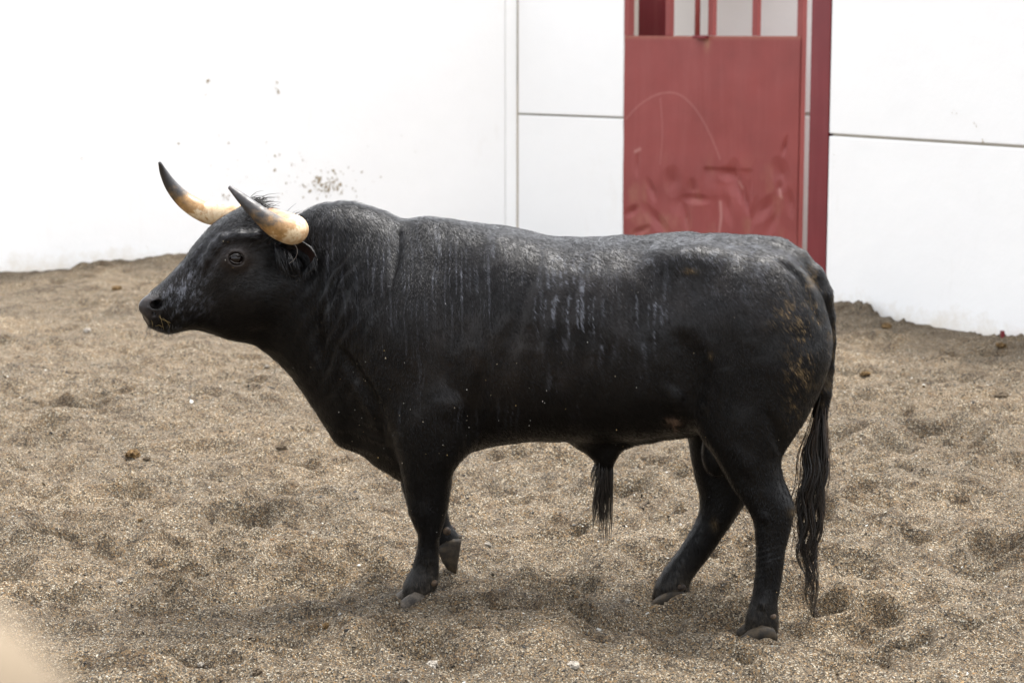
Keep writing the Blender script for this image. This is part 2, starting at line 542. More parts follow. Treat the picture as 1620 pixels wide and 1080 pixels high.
cp = GATE_L - gdir * 1.2 + gn * .16
child('shade_slab', box_mesh('shade_slab', v3(cp, 2.95), v3(gdir * 1.75), v3(gn * 1.55), up(.12), .006), M['passage'], pwall)  # out-of-view slab added to shade the wall behind the bars
# ------------------------------------------------------------------ red gate
glen = np.linalg.norm(GATE_R - GATE_L)
ZS = P(1120, 57.5, (GATE_L + GATE_R)[1] / 2)[2]          # top of the sheet, about eye level
gate = empty('steel_gate', tuple(v3(GATE_L)))
tag(gate, 'dented faded red steel gate with upright bars above the sheet', 'gate')
def gate_uv(px, py):
    q = on_line(GATE_L, gdir, px); p = P(px, py, q[1])
    return np.dot(q - GATE_L, gdir), p[2]
nu_, nv_ = 230, 300
us = np.linspace(0, glen, nu_); vs = np.linspace(-.4, ZS, nv_)
UU, VV = np.meshgrid(us, vs, indexing='ij')
disp = .004 * fbm(UU * 2.2, VV * 2.0, octs=3, seed=41)
low = np.clip((gate_uv(1100, 235)[1] - VV) / .25, 0, 1)
disp = disp + low * .004 * fbm(UU * 3.6, VV * 3.1, octs=2, seed=55)
ridged = np.abs(fbm(UU * 3.2 + VV * 1.4, VV * 2.6 - UU * .8, octs=2, seed=77))
def dent(px, py, rx, ry, dp, rot=0., pw_=1.2):
    global disp
    u0, v0 = gate_uv(px, py)
    c, s = math.cos(rot), math.sin(rot)
    a = (c*(UU-u0) + s*(VV-v0)) / rx; b = (-s*(UU-u0) + c*(VV-v0)) / ry
    disp = disp + .62 * dp * np.clip(1 - np.sqrt(a*a + b*b), 0, 1)**pw_
for d_ in ((1064, 287, .10, .14, .035), (1100, 315, .16, .05, .035), (1095, 300, .07, .10, .03), (1160, 280, .08, .16, .045), (1168, 305, .035, .11, .04, .3), (1148, 275, .10, .07, .03),
           (1235, 275, .10, .15, .04, .4), (1232, 298, .04, .07, .03), (1240, 232, .03, .10, .03, -.3), (1000, 334, .10, .05, .035, .5), (1008, 262, .03, .12, .025), (1210, 330, .18, .08, .03, .7),
           (1030, 300, .05, .12, .03, .5), (1085, 345, .05, .14, .03, .2), (1222, 350, .06, .16, .03, -.4), (1250, 320, .05, .14, .03, .2), (1180, 320, .03, .16, .035, .25), (1015, 365, .12, .04, .03, .4),
           (1040, 350, .25, .07, .03, -.7), (1130, 350, .05, .22, .025), (1190, 345, .05, .20, .028, -.3), (1075, 320, .12, .12, .02), (1150, 330, .06, .16, .025, .35)):
    dent(*d_)
u0, v0 = gate_uv(1113, 266); u1, _ = gate_uv(1189, 266)
rect = 1 / (1 + np.exp(-(UU - u0) / .006)) * 1 / (1 + np.exp((UU - u1) / .006)) / (1 + np.exp((VV - v0) / .006))
disp = disp + rect * .011 * (1 + .6 * fbm(UU * 6, VV * 6, octs=2, seed=8)) * np.clip(1 - (v0 - VV) / .55, .25, 1)
# scratches and rust rubbed into the paint
def scratch(pts, w, amp):
    out = np.zeros_like(UU)
    q = [gate_uv(*p) for p in pts]
    t = np.linspace(0, 1, len(q)); tt = np.linspace(0, 1, 160)
    cu, cv = hermite(t, [a for a, _ in q], tt), hermite(t, [b for _, b in q], tt)
    for a, b in zip(cu, cv):
        out = np.maximum(out, amp * np.exp(-(((UU - a)**2 + (VV - b)**2) / w**2)))
    return out
scr = scratch([(989, 189), (1012, 165), (1040, 149), (1068, 148), (1092, 165), (1110, 190), (1126, 222), (1138, 252)], .0055, .24)
scr = np.maximum(scr, scratch([(1043, 156), (1046, 190), (1047, 220), (1044, 260)], .005, .18))
for pts in ([(1138, 320), (1140, 345), (1137, 372)], [(1165, 288), (1172, 297)], [(1232, 300), (1236, 312)], [(1004, 240), (1012, 236)]):
    scr = np.maximum(scr, scratch(pts, .012, .35))
rust = np.clip((VV - (ZS - .035)) / .03, 0, 1) * .5
gu, gv = gate_uv(1116, 62)
rust = np.maximum(rust, .9 * np.exp(-(((UU - gu) / .03)**2 + ((VV - gv + .03) / .06)**2)))
rust = np.maximum(rust, low * np.clip(fbm(UU * 9, VV * 5, octs=4, seed=5) * .45 - .1, 0, .4))
V = np.stack([GATE_L[0] + gdir[0]*UU + gn[0]*disp, GATE_L[1] + gdir[1]*UU + gn[1]*disp, VV], -1).reshape(-1, 3)
ii = (np.arange(nu_ - 1)[:, None] * nv_ + np.arange(nv_ - 1)[None]).ravel()
Q = np.stack([ii, ii + nv_, ii + nv_ + 1, ii + 1], 1)
nb = len(V)
V2 = V + v3(gn * .006)
V = np.concatenate([V, V2]); Q = np.concatenate([Q, Q[:, ::-1] + nb])
at = {'scratch': np.tile(scr.ravel(), 2), 'rust': np.tile(rust.ravel(), 2)}
child('sheet', mesh_np('sheet', V, Q, True, at), M['red'], gate)
def gbox(name, u_, w, dep, z0, z1, mat, inset=0.0, bev=.004):
    p = GATE_L + gdir * u_ + gn * inset
    return child(name, box_mesh(name, v3(p, z0), v3(gdir * w), v3(gn * dep), up(z1 - z0), bev), M[mat], gate)
ZT = 2.85
e_u = lambda px: gate_uv(px, 40)[0]
gbox('stile', -.004, .05, .07, ZS + .002, ZT, 'red', .0)
gbox('stile', glen - .045, .05, .062, -.4, ZT, 'red', .012)
for px in (1050, 1116.5, 1185.5):
    gbox('bar', e_u(px) - .01, .05, .05, ZS + .003, ZT, 'red', .012)
gbox('top_rail', -.004, glen + .01, .06, ZT, ZT + .06, 'red')
gbox('sheet_lip', .003, glen - .05, .035, ZS - .012, ZS + .001, 'red', .008, .002)
# drop bolt hanging in front of the bars
bu = e_u(1103.5)
pb = GATE_L + gdir * bu - gn * .03
Vt, Qt, Tt, _ = tube_np([v3(pb, ZS - .012), v3(pb, ZS + .4), v3(pb, ZT)], [.022] * 3, 14)
child('drop_bolt', mesh_np('drop_bolt', Vt, [Qt, Tt], True), M['red'], gate)
gbox('bolt_keeper', bu - .03, .12, .05, ZS - .02, ZS + .006, 'red_dark', -.055)

# dark red inner gate folded back in the passage
ig0 = on_line(GATE_L + gn * .5, gdir, 1001); ig1 = on_line(GATE_L + gn * .5, gdir, 1056)
inner = empty('steel_gate', tuple(v3(ig0)))
tag(inner, 'dark red panel standing in the passage behind the barred gate', 'gate')
child('sheet', box_mesh('sheet', v3(ig0, -.3), v3(ig1 - ig0), v3(gn * .05), up(3.3), .004), M['red_dark'], inner)
child('edge_trim', box_mesh('edge_trim', v3(ig0 - gdir * .018 - gn * .01, -.3), v3(gdir * .015), v3(gn * .07), up(3.3), .003), M['panel'], inner)
# unseen slab added over that part of the passage keeps it dim
# red post at the end of wall B
post = empty('steel_post', tuple(v3(B_START)))
tag(post, 'upright dark red steel post between the gate and the panelled wall', 'post')
pwid = np.linalg.norm(B_START - on_line(B_START, bdir, 1279.5))
po = B_START - bdir * (pwid + .002) - bn * .005
child('front_flange', box_mesh('front_flange', v3(po, WALL_BOT), v3(bdir * pwid), v3(bn * .014), up(3.3 - WALL_BOT), .003), M['red_dark'], post)
child('web', box_mesh('web', v3(po + bdir * .1 + bn * .0142, WALL_BOT), v3(bdir * .012), v3(bn * .16), up(3.3 - WALL_BOT), .002), M['red_dark'], post)
child('rear_flange', box_mesh('rear_flange', v3(po + bn * .1745, WALL_BOT), v3(bdir * pwid), v3(bn * .014), up(3.3 - WALL_BOT), .003), M['red_dark'], post)

# red stub at the right edge, foot of another gate
q = on_line(B_START, bdir, 1616) - bn * .10
pz = P(1614, 548, q[1])[2]
stub = empty('steel_bracket', tuple(v3(q)))
tag(stub, 'small red steel bracket at the foot of the right wall', 'bracket')
child('upright', box_mesh('upright', v3(q - np.array([.02, 0]), pz - .15), (.022, 0, 0), (0, .04, 0), up(.245), .003), M['red_dark'], stub)
child('foot_plate', box_mesh('foot_plate', v3(q + np.array([.0025, 0]), pz - .15), (.16, 0, 0), (0, .04, 0), up(.21), .003), M['red_dark'], stub)

# pale rounded parapet post close to the photographer
fx = P(-150, 945, CAMY + .56)
fp = empty('concrete_bollard', (fx[0], fx[1], 0))
tag(fp, 'out of focus pale beige post filling the bottom left corner', 'post')
prof = [(.048, -.3), (.048, fx[2] - .05)] + [(.048 * math.cos(a), fx[2] - .05 + .05 * math.sin(a)) for a in np.linspace(.15, 1.56, 9)]
na = 40
V = np.array([[fx[0] + r * math.cos(t), fx[1] + r * math.sin(t), z] for r, z in prof for t in np.linspace(0, 2*np.pi, na, endpoint=False)])
i = np.arange(len(prof) - 1)[:, None] * na; j = np.arange(na)[None]
Q = np.stack([i + j, i + (j+1) % na, i + na + (j+1) % na, i + na + j], -1).reshape(-1, 4)
child('shaft', mesh_np('shaft', V, Q, True), M['concrete'], fp)

# ================================================================== the bull
YC_PX = [380, 430, 500, 560, 680, 900, 1100, 1200, 1320]
YC_Y = [.10, .10, .10, .09, .05, -.03, -.10, -.14, -.17]
def yc_of(px): return float(np.interp(px, YC_PX, YC_Y))

def smin(a, b, k):
    h = np.clip(.5 + .5 * (b - a) / k, 0, 1)
    return b * (1 - h) + a * h - k * h * (1 - h)
def smax(a, b, k): return -smin(-a, -b, k)

def section(u, v, au, al, hw, nu, nl):
    """Distance-like value of an egg section: half width hw, upper and lower half heights au, al, exponents nu, nl."""
    a = np.where(v > 0, au, al); n = np.where(v > 0, nu, nl)
    A = np.abs(u) / hw + 1e-6; B = np.abs(v) / a + 1e-6
    An, Bn = A**n, B**n
    rho = (An + Bn)**(1 / n)
    g = rho**(1 - n) * np.sqrt((An / A / hw)**2 + (Bn / B / a)**2) + 1e-6
    return (rho - 1) / g

class Loft:
    """Rows (s, centre_u, centre_v, half_u, up_v, low_v, nu, nl) tabulated over the running coordinate s."""
    def __init__(L, rows, k=600):
        r = np.array(rows, float); r = r[np.argsort(r[:, 0])]
        L.s0, L.s1 = r[0, 0], r[-1, 0]
        L.s = np.linspace(L.s0, L.s1, k)
        L.c = [hermite(r[:, 0], r[:, j], L.s) for j in range(1, r.shape[1])]
        du, dv = np.gradient(L.c[0], L.s), np.gradient(L.c[1], L.s)
        L.sl = 1 / np.sqrt(1 + du**2 + dv**2)
    def __call__(L, s, u, v):
        g = lambda a: np.interp(s, L.s, a)
        d = section(u - g(L.c[0]), v - g(L.c[1]), g(L.c[3]), g(L.c[4]), g(L.c[2]), g(L.c[5]), g(L.c[6])) * g(L.sl)
        e = np.maximum(np.maximum(L.s0 - s, s - L.s1), 0)
        return np.where(e > 0, np.sqrt(np.maximum(d, 0)**2 + e**2), d)

# --- trunk and neck
TR = [(418, 372, 556, 455, .085, 2.0, 2.0), (455, 353, 592, 455, .135, 2.0, 1.9), (476, 341, 620, 462, .152, 2.0, 1.8), (494, 329, 648, 470, .168, 2.0, 1.7), (530, 322.5, 702, 480, .195, 2.0, 1.6), (565, 324, 718, 500, .22, 1.9, 1.6),
      (600, 334, 742, 520, .245, 1.85, 1.6), (635, 343.5, 762, 530, .265, 1.8, 1.6), (680, 346, 752, 535, .285, 1.9, 1.8), (735, 351, 716, 540, .305, 2.1, 2.1),
      (800, 360, 699, 545, .325, 2.3, 2.2), (880, 375.5, 693, 550, .335, 2.5, 2.2), (950, 376.5, 694, 550, .335, 2.6, 2.2), (1020, 375, 692, 550, .325, 2.6, 2.1), (1090, 373, 684, 545, .31, 2.4, 2.0),
      (1150, 371.5, 690, 540, .295, 2.2, 2.0), (1200, 376, 690, 540, .275, 2.1, 2.0), (1240, 388, 680, 540, .24, 2.0, 2.0), (1266, 414, 650, 530, .18, 2.0, 2.0), (1288, 452, 610, 525, .11, 2, 2), (1304, 490, 565, 522, .06, 2, 2)]
rows = []
for px, t, b, w, hw, nu, nl in TR:
    y = yc_of(px); zt, zb, zw = P(px, t, y)[2], P(px, b, y)[2], P(px, w, y)[2]
    rows.append((P(px, w, y)[0], y, zw, hw, zt - zw, zw - zb, nu, nl))
TRUNK = Loft(rows)

# --- legs: rows (photo y, front x, back x, depth, half thickness)
def leg(rws, n=2.15):
    rr = []
    for py, f, b, y, hw in rws:
        m = P((f + b) / 2, py, y); h = (P(b, py, y)[0] - P(f, py, y)[0]) / 2
        rr.append((m[2], m[0], y, h, hw, hw, n, n))
    return Loft(rr)
NH = leg([(455, 1110, 1258, -.22, .09), (500, 1098, 1294, -.25, .13), (530, 1092, 1307, -.262, .15), (560, 1088, 1308, -.272, .162), (590, 1088, 1300, -.28, .16), (620, 1090, 1289, -.285, .155), (660, 1097, 1271, -.295, .14), (690, 1107, 1253, -.305, .12),
          (720, 1128, 1236, -.315, .10), (750, 1147, 1238, -.325, .083), (780, 1164, 1249, -.335, .073), (800, 1179, 1256, -.34, .067), (822, 1191, 1253, -.345, .06), (850, 1195, 1247, -.35, .052),
          (885, 1196, 1240, -.355, .046), (925, 1193, 1234, -.358, .046), (952, 1188, 1230, -.36, .054), (970, 1182, 1231, -.36, .058), (984, 1179, 1232, -.36, .058), (1000, 1182, 1230, -.36, .052), (1030, 1188, 1226, -.36, .045)])
FH = leg([(540, 1095, 1280, .00, .12), (600, 1088, 1280, .02, .14), (650, 1086, 1255, .03, .13), (690, 1088.5, 1235, .04, .112), (725, 1093, 1218, .045, .095), (755, 1100, 1202, .05, .083), (785, 1107, 1184, .05, .073),
          (805, 1107, 1172, .05, .068), (828, 1100, 1157, .05, .06), (855, 1084, 1138, .05, .053), (885, 1062, 1117, .05, .048), (908, 1047, 1099, .05, .05), (922, 1039, 1091, .05, .054), (934, 1035, 1090, .05, .054), (948, 1038, 1087, .05, .048), (975, 1044, 1082, .05, .04)])
NF = leg([(520, 655, 730, -.06, .08), (580, 628, 748, -.10, .125), (640, 622, 748, -.125, .125), (685, 625, 741, -.13, .112), (715, 629, 732, -.13, .10), (745, 635, 718, -.125, .085), (775, 641.5, 712.5, -.115, .072), (800, 644, 709, -.108, .064),
          (822, 651, 703.5, -.10, .06), (842, 660, 697, -.095, .052), (860, 661.5, 694.5, -.092, .045), (880, 657, 694, -.09, .042), (900, 651, 694.5, -.09, .045), (915, 643, 694, -.09, .052), (930, 637, 690, -.09, .054), (942, 638, 684, -.09, .050), (955, 642, 680, -.09, .045), (975, 645, 678, -.09, .04)])

def ellipsoid(p, c, r, R=None):
    q = p - c
    if R is not None: q = q @ R.T
    k0 = np.sqrt(((q / r)**2).sum(1)); k1 = np.sqrt(((q / (np.asarray(r)**2))**2).sum(1)) + 1e-9
    return k0 * (k0 - 1) / k1
def chain(p, pts, rad, k=.0):
    d = None
    for i in range(len(pts) - 1):
        a, b = np.asarray(pts[i]), np.asarray(pts[i + 1])
        ba = b - a
        h = np.clip(((p - a) @ ba) / (ba @ ba), 0, 1)
        e = np.sqrt(((p - a - h[:, None] * ba)**2).sum(1)) - (rad[i] + (rad[i+1] - rad[i]) * h)
        d = e if d is None else (smin(d, e, k) if k else np.minimum(d, e))
    return d

# --- head: mid plane turned about 25 degrees towards the camera
HY0, HSL = .085, .00099
def yh(px): return HY0 + (px - 430) * HSL
def PH(px, py): return P(px, py, yh(px))
H_O = PH(435, 392)
e1 = PH(232, 492) - H_O; e1 /= np.linalg.norm(e1)
_n = np.cross(PH(300, 430) - PH(430, 430), np.array([0, 0, 1.])); e2 = _n / np.linalg.norm(_n)
if e2[1] > 0: e2 = -e2                                   # towards the camera: the bull's left
e3 = np.cross(e1, e2); e3 /= np.linalg.norm(e3)
if e3[2] < 0: e3 = -e3
def hc(p): q = np.asarray(p) - H_O; return q @ e1, q @ e2, q @ e3
top = [(223, 486), (226, 477), (238, 465), (262, 446), (290, 415), (316, 381), (343, 353), (372, 334), (400, 318), (430, 315), (450, 324), (474, 350)]
bot = [(221, 492), (226, 508), (236, 517), (250, 525), (266, 528), (282, 524), (296, 518), (322, 524), (352, 534), (390, 545), (430, 545), (480, 535)]
ts = np.array([hc(PH(*q)) for q in top]); bs = np.array([hc(PH(*q)) for q in bot])
ts = ts[np.argsort(ts[:, 0])]; bs = bs[np.argsort(bs[:, 0])]
smax_ = min(ts[-1, 0], bs[-1, 0]); smin_ = max(ts[0, 0], bs[0, 0])
st = np.array([smin_, -.08, -.03, .03, .09, .14, .20, .26, .32, .37, .42, .45, .475, smax_])
st = np.sort(np.unique(np.clip(st, smin_, smax_)))
hwp = ([-.15, -.05, 0., .06, .12, .18, .25, .32, .38, .42, .46, .50], [.10, .115, .122, .125, .122, .108, .092, .086, .090, .088, .074, .038])
wf = ([-.15, 0., .08, .16, .25, .35, .45], [.62, .64, .62, .58, .52, .45, .42])   # height of the widest point
rows = []
for s_ in st:
    t_ = np.interp(s_, ts[:, 0], ts[:, 2]); b_ = np.interp(s_, bs[:, 0], bs[:, 2])
    zw = b_ + (t_ - b_) * np.interp(s_, *wf)
    rows.append((s_, 0, zw, np.interp(s_, *hwp), max(t_ - zw, .004), max(zw - b_, .004), np.interp(s_, [0, .2, .4], [2.5, 2.6, 2.4]), np.interp(s_, [0, .2, .4], [1.7, 1.8, 2.3])))
HEAD = Loft(rows)
def head_sdf(p):
    s, u, v = hc(p); return HEAD(s, u, v)

# --- tail root and tail bone
TAIL = [P(px, py, y) for px, py, y in ((1190, 400, -.15), (1234, 401, -.175), (1264, 413, -.20), (1285, 436, -.225), (1299, 466, -.235), (1307, 500, -.225), (1311, 540, -.20), (1309, 580, -.19), (1304, 620, -.20), (1298, 655, -.20), (1294, 690, -.20))]
TAIL_R = [.036, .037, .038, .038, .034, .029, .025, .023, .021, .019, .010]

def base_sdf(p):
    x, y, z = p[:, 0], p[:, 1], p[:, 2]
    d = TRUNK(x, y, z)
    # shoulders
    for s_ in (-1, 1):
        c = P(662, 545, yc_of(662)); c[1] += s_ * .135
        d = smin(d, ellipsoid(p, c, (.20, .165, .30)), .06)
        c = P(690, 640, yc_of(690)); c[1] += s_ * .17
        d = smin(d, ellipsoid(p, c, (.135, .115, .17)), .05)
        c = P(1195, 520, yc_of(1195)); c[1] += s_ * .15
        d = smin(d, ellipsoid(p, c, (.22, .155, .27)), .05)
        c = P(1085, 402, yc_of(1085)); c[1] += s_ * .20      # hook of the hip
        d = smin(d, ellipsoid(p, c, (.09, .055, .04)), .10)
    # far shoulder arm and folded far foreleg
    fa = [P(660, 640, .15), P(672, 715, .19), P(675, 768, .20), P(680, 812, .20), P(682, 826, .20)]
    d = smin(d, chain(p, fa, [.13, .10, .078, .056, .052], .03), .04)
    fb = [P(682, 824, .20), P(694, 840, .20), P(705, 853, .20), P(711, 872, .20)]
    d = smin(d, chain(p, fb, [.055, .043, .042, .036], .02), .02)
    # legs
    d = smin(d, NF(z, x, y), .05)
    d = smin(d, NH(z, x, y), .045)
    d = smin(d, FH(z, x, y), .045)
    # head
    d = smin(d, head_sdf(p), .055)
    # crest of the neck behind the poll
    c = P(548, 362, yc_of(545)); d = smin(d, ellipsoid(p, c, (.15, .11, .062)), .05)
    # sheath
    sh = [P(940, 690, yc_of(940)), P(955, 712, yc_of(955)), P(959, 733, yc_of(955))]
    d = smin(d, chain(p, sh, [.070, .044, .026], .03), .06)
    sh = [P(968, 698, yc_of(970)), P(1030, 688, yc_of(1030)), P(1085, 678, yc_of(1085))]
    d = smin(d, chain(p, sh, [.022, .02, .02], .02), .05)
    # scrotum between the thighs
    d = smin(d, ellipsoid(p, P(1135, 715, -.13), (.055, .05, .085)), .03)
    # tail
    d = smin(d, chain(p, TAIL[:3], TAIL_R[:3], .02), .05)
    d = smin(d, chain(p, TAIL[2:], TAIL_R[2:], .01), .008)
    return d

def surf(px, py, f=base_sdf, y0=-.75, y1=.5):
    q = np.linspace(y0, y1, 600)
    u, v = (px - 810.0) / FPX, (py - 540.0) / FPX
    k = (q - CAMY) / (CS - v * SN)
    pts = np.stack([k * u, q, CAMZ - k * (SN + v * CS)], 1)
    d = f(pts); i = int(np.argmax(d < 0))
    if d[i] >= 0: i = int(np.argmin(d))
    return pts[i]
def spath(pts, off=0.0):
    out = []
    for px, py in pts:
        s_ = surf(px, py); out.append(s_ + np.array([0, off, 0]))
    return out

VIEW = np.array([0, -1., .12]); VIEW /= np.linalg.norm(VIEW)
EYE = surf(373, 409)
eye_n = (e2 * .93 + e1 * .18 + np.array([0, 0, .12])); eye_n /= np.linalg.norm(eye_n)
S_BROW = spath([(428, 366), (402, 372), (375, 374), (352, 379), (338, 392), (328, 408), (318, 428)], .002)
S_CHEEK = surf(405, 470)
S_NOS = surf(241, 487)
N_A, N_B, N_C = surf(236, 484), surf(250, 482), surf(244, 497)
S_MOUTH = spath([(228, 508), (242, 514), (260, 514), (280, 507)])
G_SHOULDER = spath([(530, 535), (552, 575), (576, 615), (596, 655), (610, 705)])
G_ELBOW = spath([(768, 560), (760, 610), (748, 665), (736, 712)])
G_FLANK = spath([(1062, 520), (1090, 560), (1098, 610), (1096, 660)])
G_THIGH = spath([(1205, 640), (1225, 680), (1232, 720)])
G_NECK = [spath([(632, 350), (628, 400), (618, 470)]), spath([(548, 380), (530, 450), (518, 520)]), spath([(500, 470), (498, 530), (510, 590)])]
G_TAIL = spath([(1228, 411), (1248, 421), (1264, 437), (1276, 457), (1286, 482), (1296, 512)])
G_RIB = [spath([(770, 420), (762, 480), (760, 560)]), spath([(985, 440), (1000, 500), (1030, 560)])]
T_NF = [spath([(668, 775), (672, 810), (676, 838)]), spath([(678, 850), (678, 890), (676, 905)])]
T_NH = spath([(1232, 742), (1240, 770), (1247, 795)])
T_NH2 = spath([(1212, 840), (1215, 890), (1212, 940)])
B_HOCK = spath([(1195, 800), (1210, 815), (1222, 838)])
B_FETL = spath([(1196, 945), (1206, 955), (1216, 952)])
B_TRI = spath([(690, 600), (712, 640), (720, 680)])
B_GASK = spath([(1150, 690), (1180, 730), (1200, 770)])
S_FLANKRIDGE = spath([(1040, 590), (1062, 630), (1082, 665)])
S_FURROW = [spath([(392, 379 + 6 * i), (410, 381 + 6 * i), (430, 384 + 5 * i)]) for i in range(4)]

def taper_r(pts, r):
    n_ = len(pts); t = np.linspace(-1, 1, n_)
    return list(r * (.10 + .90 * (1 - t**2)))
def smooth01(t):
    t = np.clip(t, 0, 1); return t * t * (3 - 2 * t)
def dense(pts, n_=9):
    pts = np.array(pts); t = np.linspace(0, 1, len(pts)); q = np.linspace(0, 1, n_)
    return [np.array(v) for v in np.stack([hermite(t, pts[:, j], q) for j in range(3)], 1)]
G_SHOULDER, G_ELBOW, G_FLANK, G_THIGH = [dense(g) for g in (G_SHOULDER, G_ELBOW, G_FLANK, G_THIGH)]
G_NECK = [dense(g) for g in G_NECK]; G_RIB = [dense(g, 7) for g in G_RIB]
def full_sdf(p):
    d = base_sdf(p)
    # shallow hollows and folds of the hide
    for pts, r, dp in ((G_SHOULDER, .060, .040), (G_ELBOW, .055, .026), (G_FLANK, .085, .032), (G_THIGH, .035, .018), (G_NECK[0], .03, .012), (G_NECK[1], .035, .010), (G_NECK[2], .045, .022), (T_NH, .016, .008), (G_RIB[0], .07, .010), (G_RIB[1], .08, .012)):
        e = chain(p, pts, taper_r(pts, r))
        d = d + dp * smooth01(-e / r)
    for pts, r, dp in ((T_NF[0], .024, .012), (T_NF[1], .018, .010), (T_NH2, .020, .010), (S_FLANKRIDGE, .05, .016), (B_HOCK, .022, .012), (B_FETL, .022, .010), (B_TRI, .06, .018), (B_GASK, .05, .012)):
        e = chain(p, pts, taper_r(pts, r))
        d = d - dp * smooth01(-e / r)
    d = d + .04 * smooth01(-chain(p, G_TAIL, [.008, .018, .022, .022, .018, .008]) / .022)
    near = np.sqrt(((p - EYE)**2).sum(1)) < .42
    if np.any(near):
        q = p[near]; f = d[near]
        f = smin(f, ellipsoid(q, S_CHEEK + e2 * -.055, (.10, .075, .095)), .05)
        f = smin(f, chain(q, [a + e2 * .004 for a in S_BROW], [.010, .015, .017, .018, .018, .014, .007], .01), .012)
        f = smin(f, ellipsoid(q, EYE - eye_n * .028, (.046, .046, .042)), .022)
        # eyelids: a lens-shaped cut with a rim
        R = np.stack([np.cross(np.array([0, 0, 1.]), eye_n), eye_n, np.cross(eye_n, np.cross(np.array([0, 0, 1.]), eye_n))])
        R /= np.linalg.norm(R, axis=1)[:, None]
        ang = .22
        Rz = np.array([[math.cos(ang), 0, -math.sin(ang)], [0, 1, 0], [math.sin(ang), 0, math.cos(ang)]])
        RR = Rz @ R
        f = smin(f, ellipsoid(q, EYE + eye_n * .006, (.0315, .0105, .0235), RR), .012)
        f = smax(f, -ellipsoid(q, EYE + eye_n * .016, (.0280, .029, .0215), RR), .003)
        for S_ in S_FURROW:
            e = chain(q, S_, [.003, .008, .004]); f = f + .009 * np.clip(-e / .008, 0, 1)
        # muzzle
        nd = e2 * .82 + e1 * .57
        f = smin(f, ellipsoid(q, S_NOS - e2 * .016 + up(.006), (.036, .024, .028)), .035)
        f = smax(f, -smin(chain(q, [N_A - nd * .010, N_B - nd * .004], [.0125, .0145]), chain(q, [N_C - nd * .004, (N_A + N_B) / 2 - nd * .008], [.0085, .013]), .008), .007)
        f = smax(f, -chain(q, [(N_A + N_B) / 2, (N_A + N_B) / 2 - nd * .05], [.013, .010]), .006)
        e = chain(q, S_MOUTH, [.009] * 4); f = f + .011 * np.clip(-e / .009, 0, 1)
        d[near] = f
    return d

# --- sample the field in blocks near the surface, then extract with surface nets
VX = .0062
lo = np.array([-1.36, -.62, -.14]); hi = np.array([1.20, .46, 1.50])
BL = 8
nb3 = np.ceil((hi - lo) / (VX * BL)).astype(int)
N3 = nb3 * BL + 1
bc = np.stack(np.meshgrid(*[np.arange(n) for n in nb3], indexing='ij'), -1).reshape(-1, 3)
dc = full_sdf(lo + (bc + .5) * BL * VX)
field = np.repeat(np.repeat(np.repeat(dc.reshape(nb3), BL, 0), BL, 1), BL, 2).astype(np.float32)
field = np.pad(field, ((0, 1), (0, 1), (0, 1)), mode='edge')
keep = bc[np.abs(dc) < .064]
loc = np.stack(np.meshgrid(np.arange(BL + 1), np.arange(BL + 1), np.arange(BL + 1), indexing='ij'), -1).reshape(-1, 3)
for c0 in range(0, len(keep), 800):
    idx = (keep[c0:c0 + 800, None, :] * BL + loc[None]).reshape(-1, 3)
    field[idx[:, 0], idx[:, 1], idx[:, 2]] = full_sdf(lo + idx * VX)

def surface_nets(f):
    S = f < 0
    n = np.array(f.shape) - 1
    cnt = np.zeros(n, np.int8)
    for a in (0, 1):
        for b in (0, 1):
            for c in (0, 1): cnt += S[a:n[0]+a, b:n[1]+b, c:n[2]+c]
    act = np.argwhere((cnt > 0) & (cnt < 8))
    vid = np.full(n, -1, np.int32); vid[tuple(act.T)] = np.arange(len(act))
    acc = np.zeros((len(act), 3)); w = np.zeros(len(act))
    corners = [(a, b, c) for a in (0, 1) for b in (0, 1) for c in (0, 1)]
    vals = {c: f[act[:, 0] + c[0], act[:, 1] + c[1], act[:, 2] + c[2]].astype(float) for c in corners}
    for c in corners:
        for ax in range(3):
            if c[ax]: continue
            c2 = list(c); c2[ax] = 1; c2 = tuple(c2)
            m = (vals[c] < 0) != (vals[c2] < 0)
            t = vals[c] / (vals[c] - vals[c2] + 1e-12)
            pt = np.tile(np.array(c, float), (len(act), 1)); pt[:, ax] += t
            acc[m] += pt[m]; w[m] += 1
    verts = act + acc / w[:, None]
    quads = []
    for ax in range(3):
        o1, o2 = [(1, 2), (2, 0), (0, 1)][ax]
        sl0 = [slice(None)] * 3; sl1 = [slice(None)] * 3
        sl0[ax] = slice(0, -1); sl1[ax] = slice(1, None)
        A, B = S[tuple(sl0)], S[tuple(sl1)]
        e = np.argwhere(A != B)
        e = e[(e[:, o1] > 0) & (e[:, o2] > 0) & (e[:, o1] < n[o1]) & (e[:, o2] < n[o2])]
        def g(d1, d2):
            q = e.copy(); q[:, o1] -= d1; q[:, o2] -= d2; return vid[tuple(q.T)]
        q = np.stack([g(1, 1), g(0, 1), g(0, 0), g(1, 0)], 1)
        flip = ~A[tuple(e.T)]
        q[flip] = q[flip][:, ::-1]
        quads.append(q)
    q = np.concatenate(quads)
    return verts, q[(q >= 0).all(1)]
bv, bq = surface_nets(field)
bv = lo + bv * VX
for it in range(2):                                       # light smoothing
    s_ = np.zeros_like(bv); n_ = np.zeros(len(bv))
    for a, b in ((0, 1), (1, 2), (2, 3), (3, 0)):
        for i_, j_ in ((a, b), (b, a)):
            np.add.at(s_, bq[:, i_], bv[bq[:, j_]]); np.add.at(n_, bq[:, i_], 1)
    bv = bv * .5 + .5 * s_ / n_[:, None]
fn = np.cross(bv[bq[:, 2]] - bv[bq[:, 0]], bv[bq[:, 3]] - bv[bq[:, 1]])
vn = np.zeros_like(bv)
for j_ in range(4): np.add.at(vn, bq[:, j_], fn)
vn /= np.linalg.norm(vn, axis=1)[:, None] + 1e-12
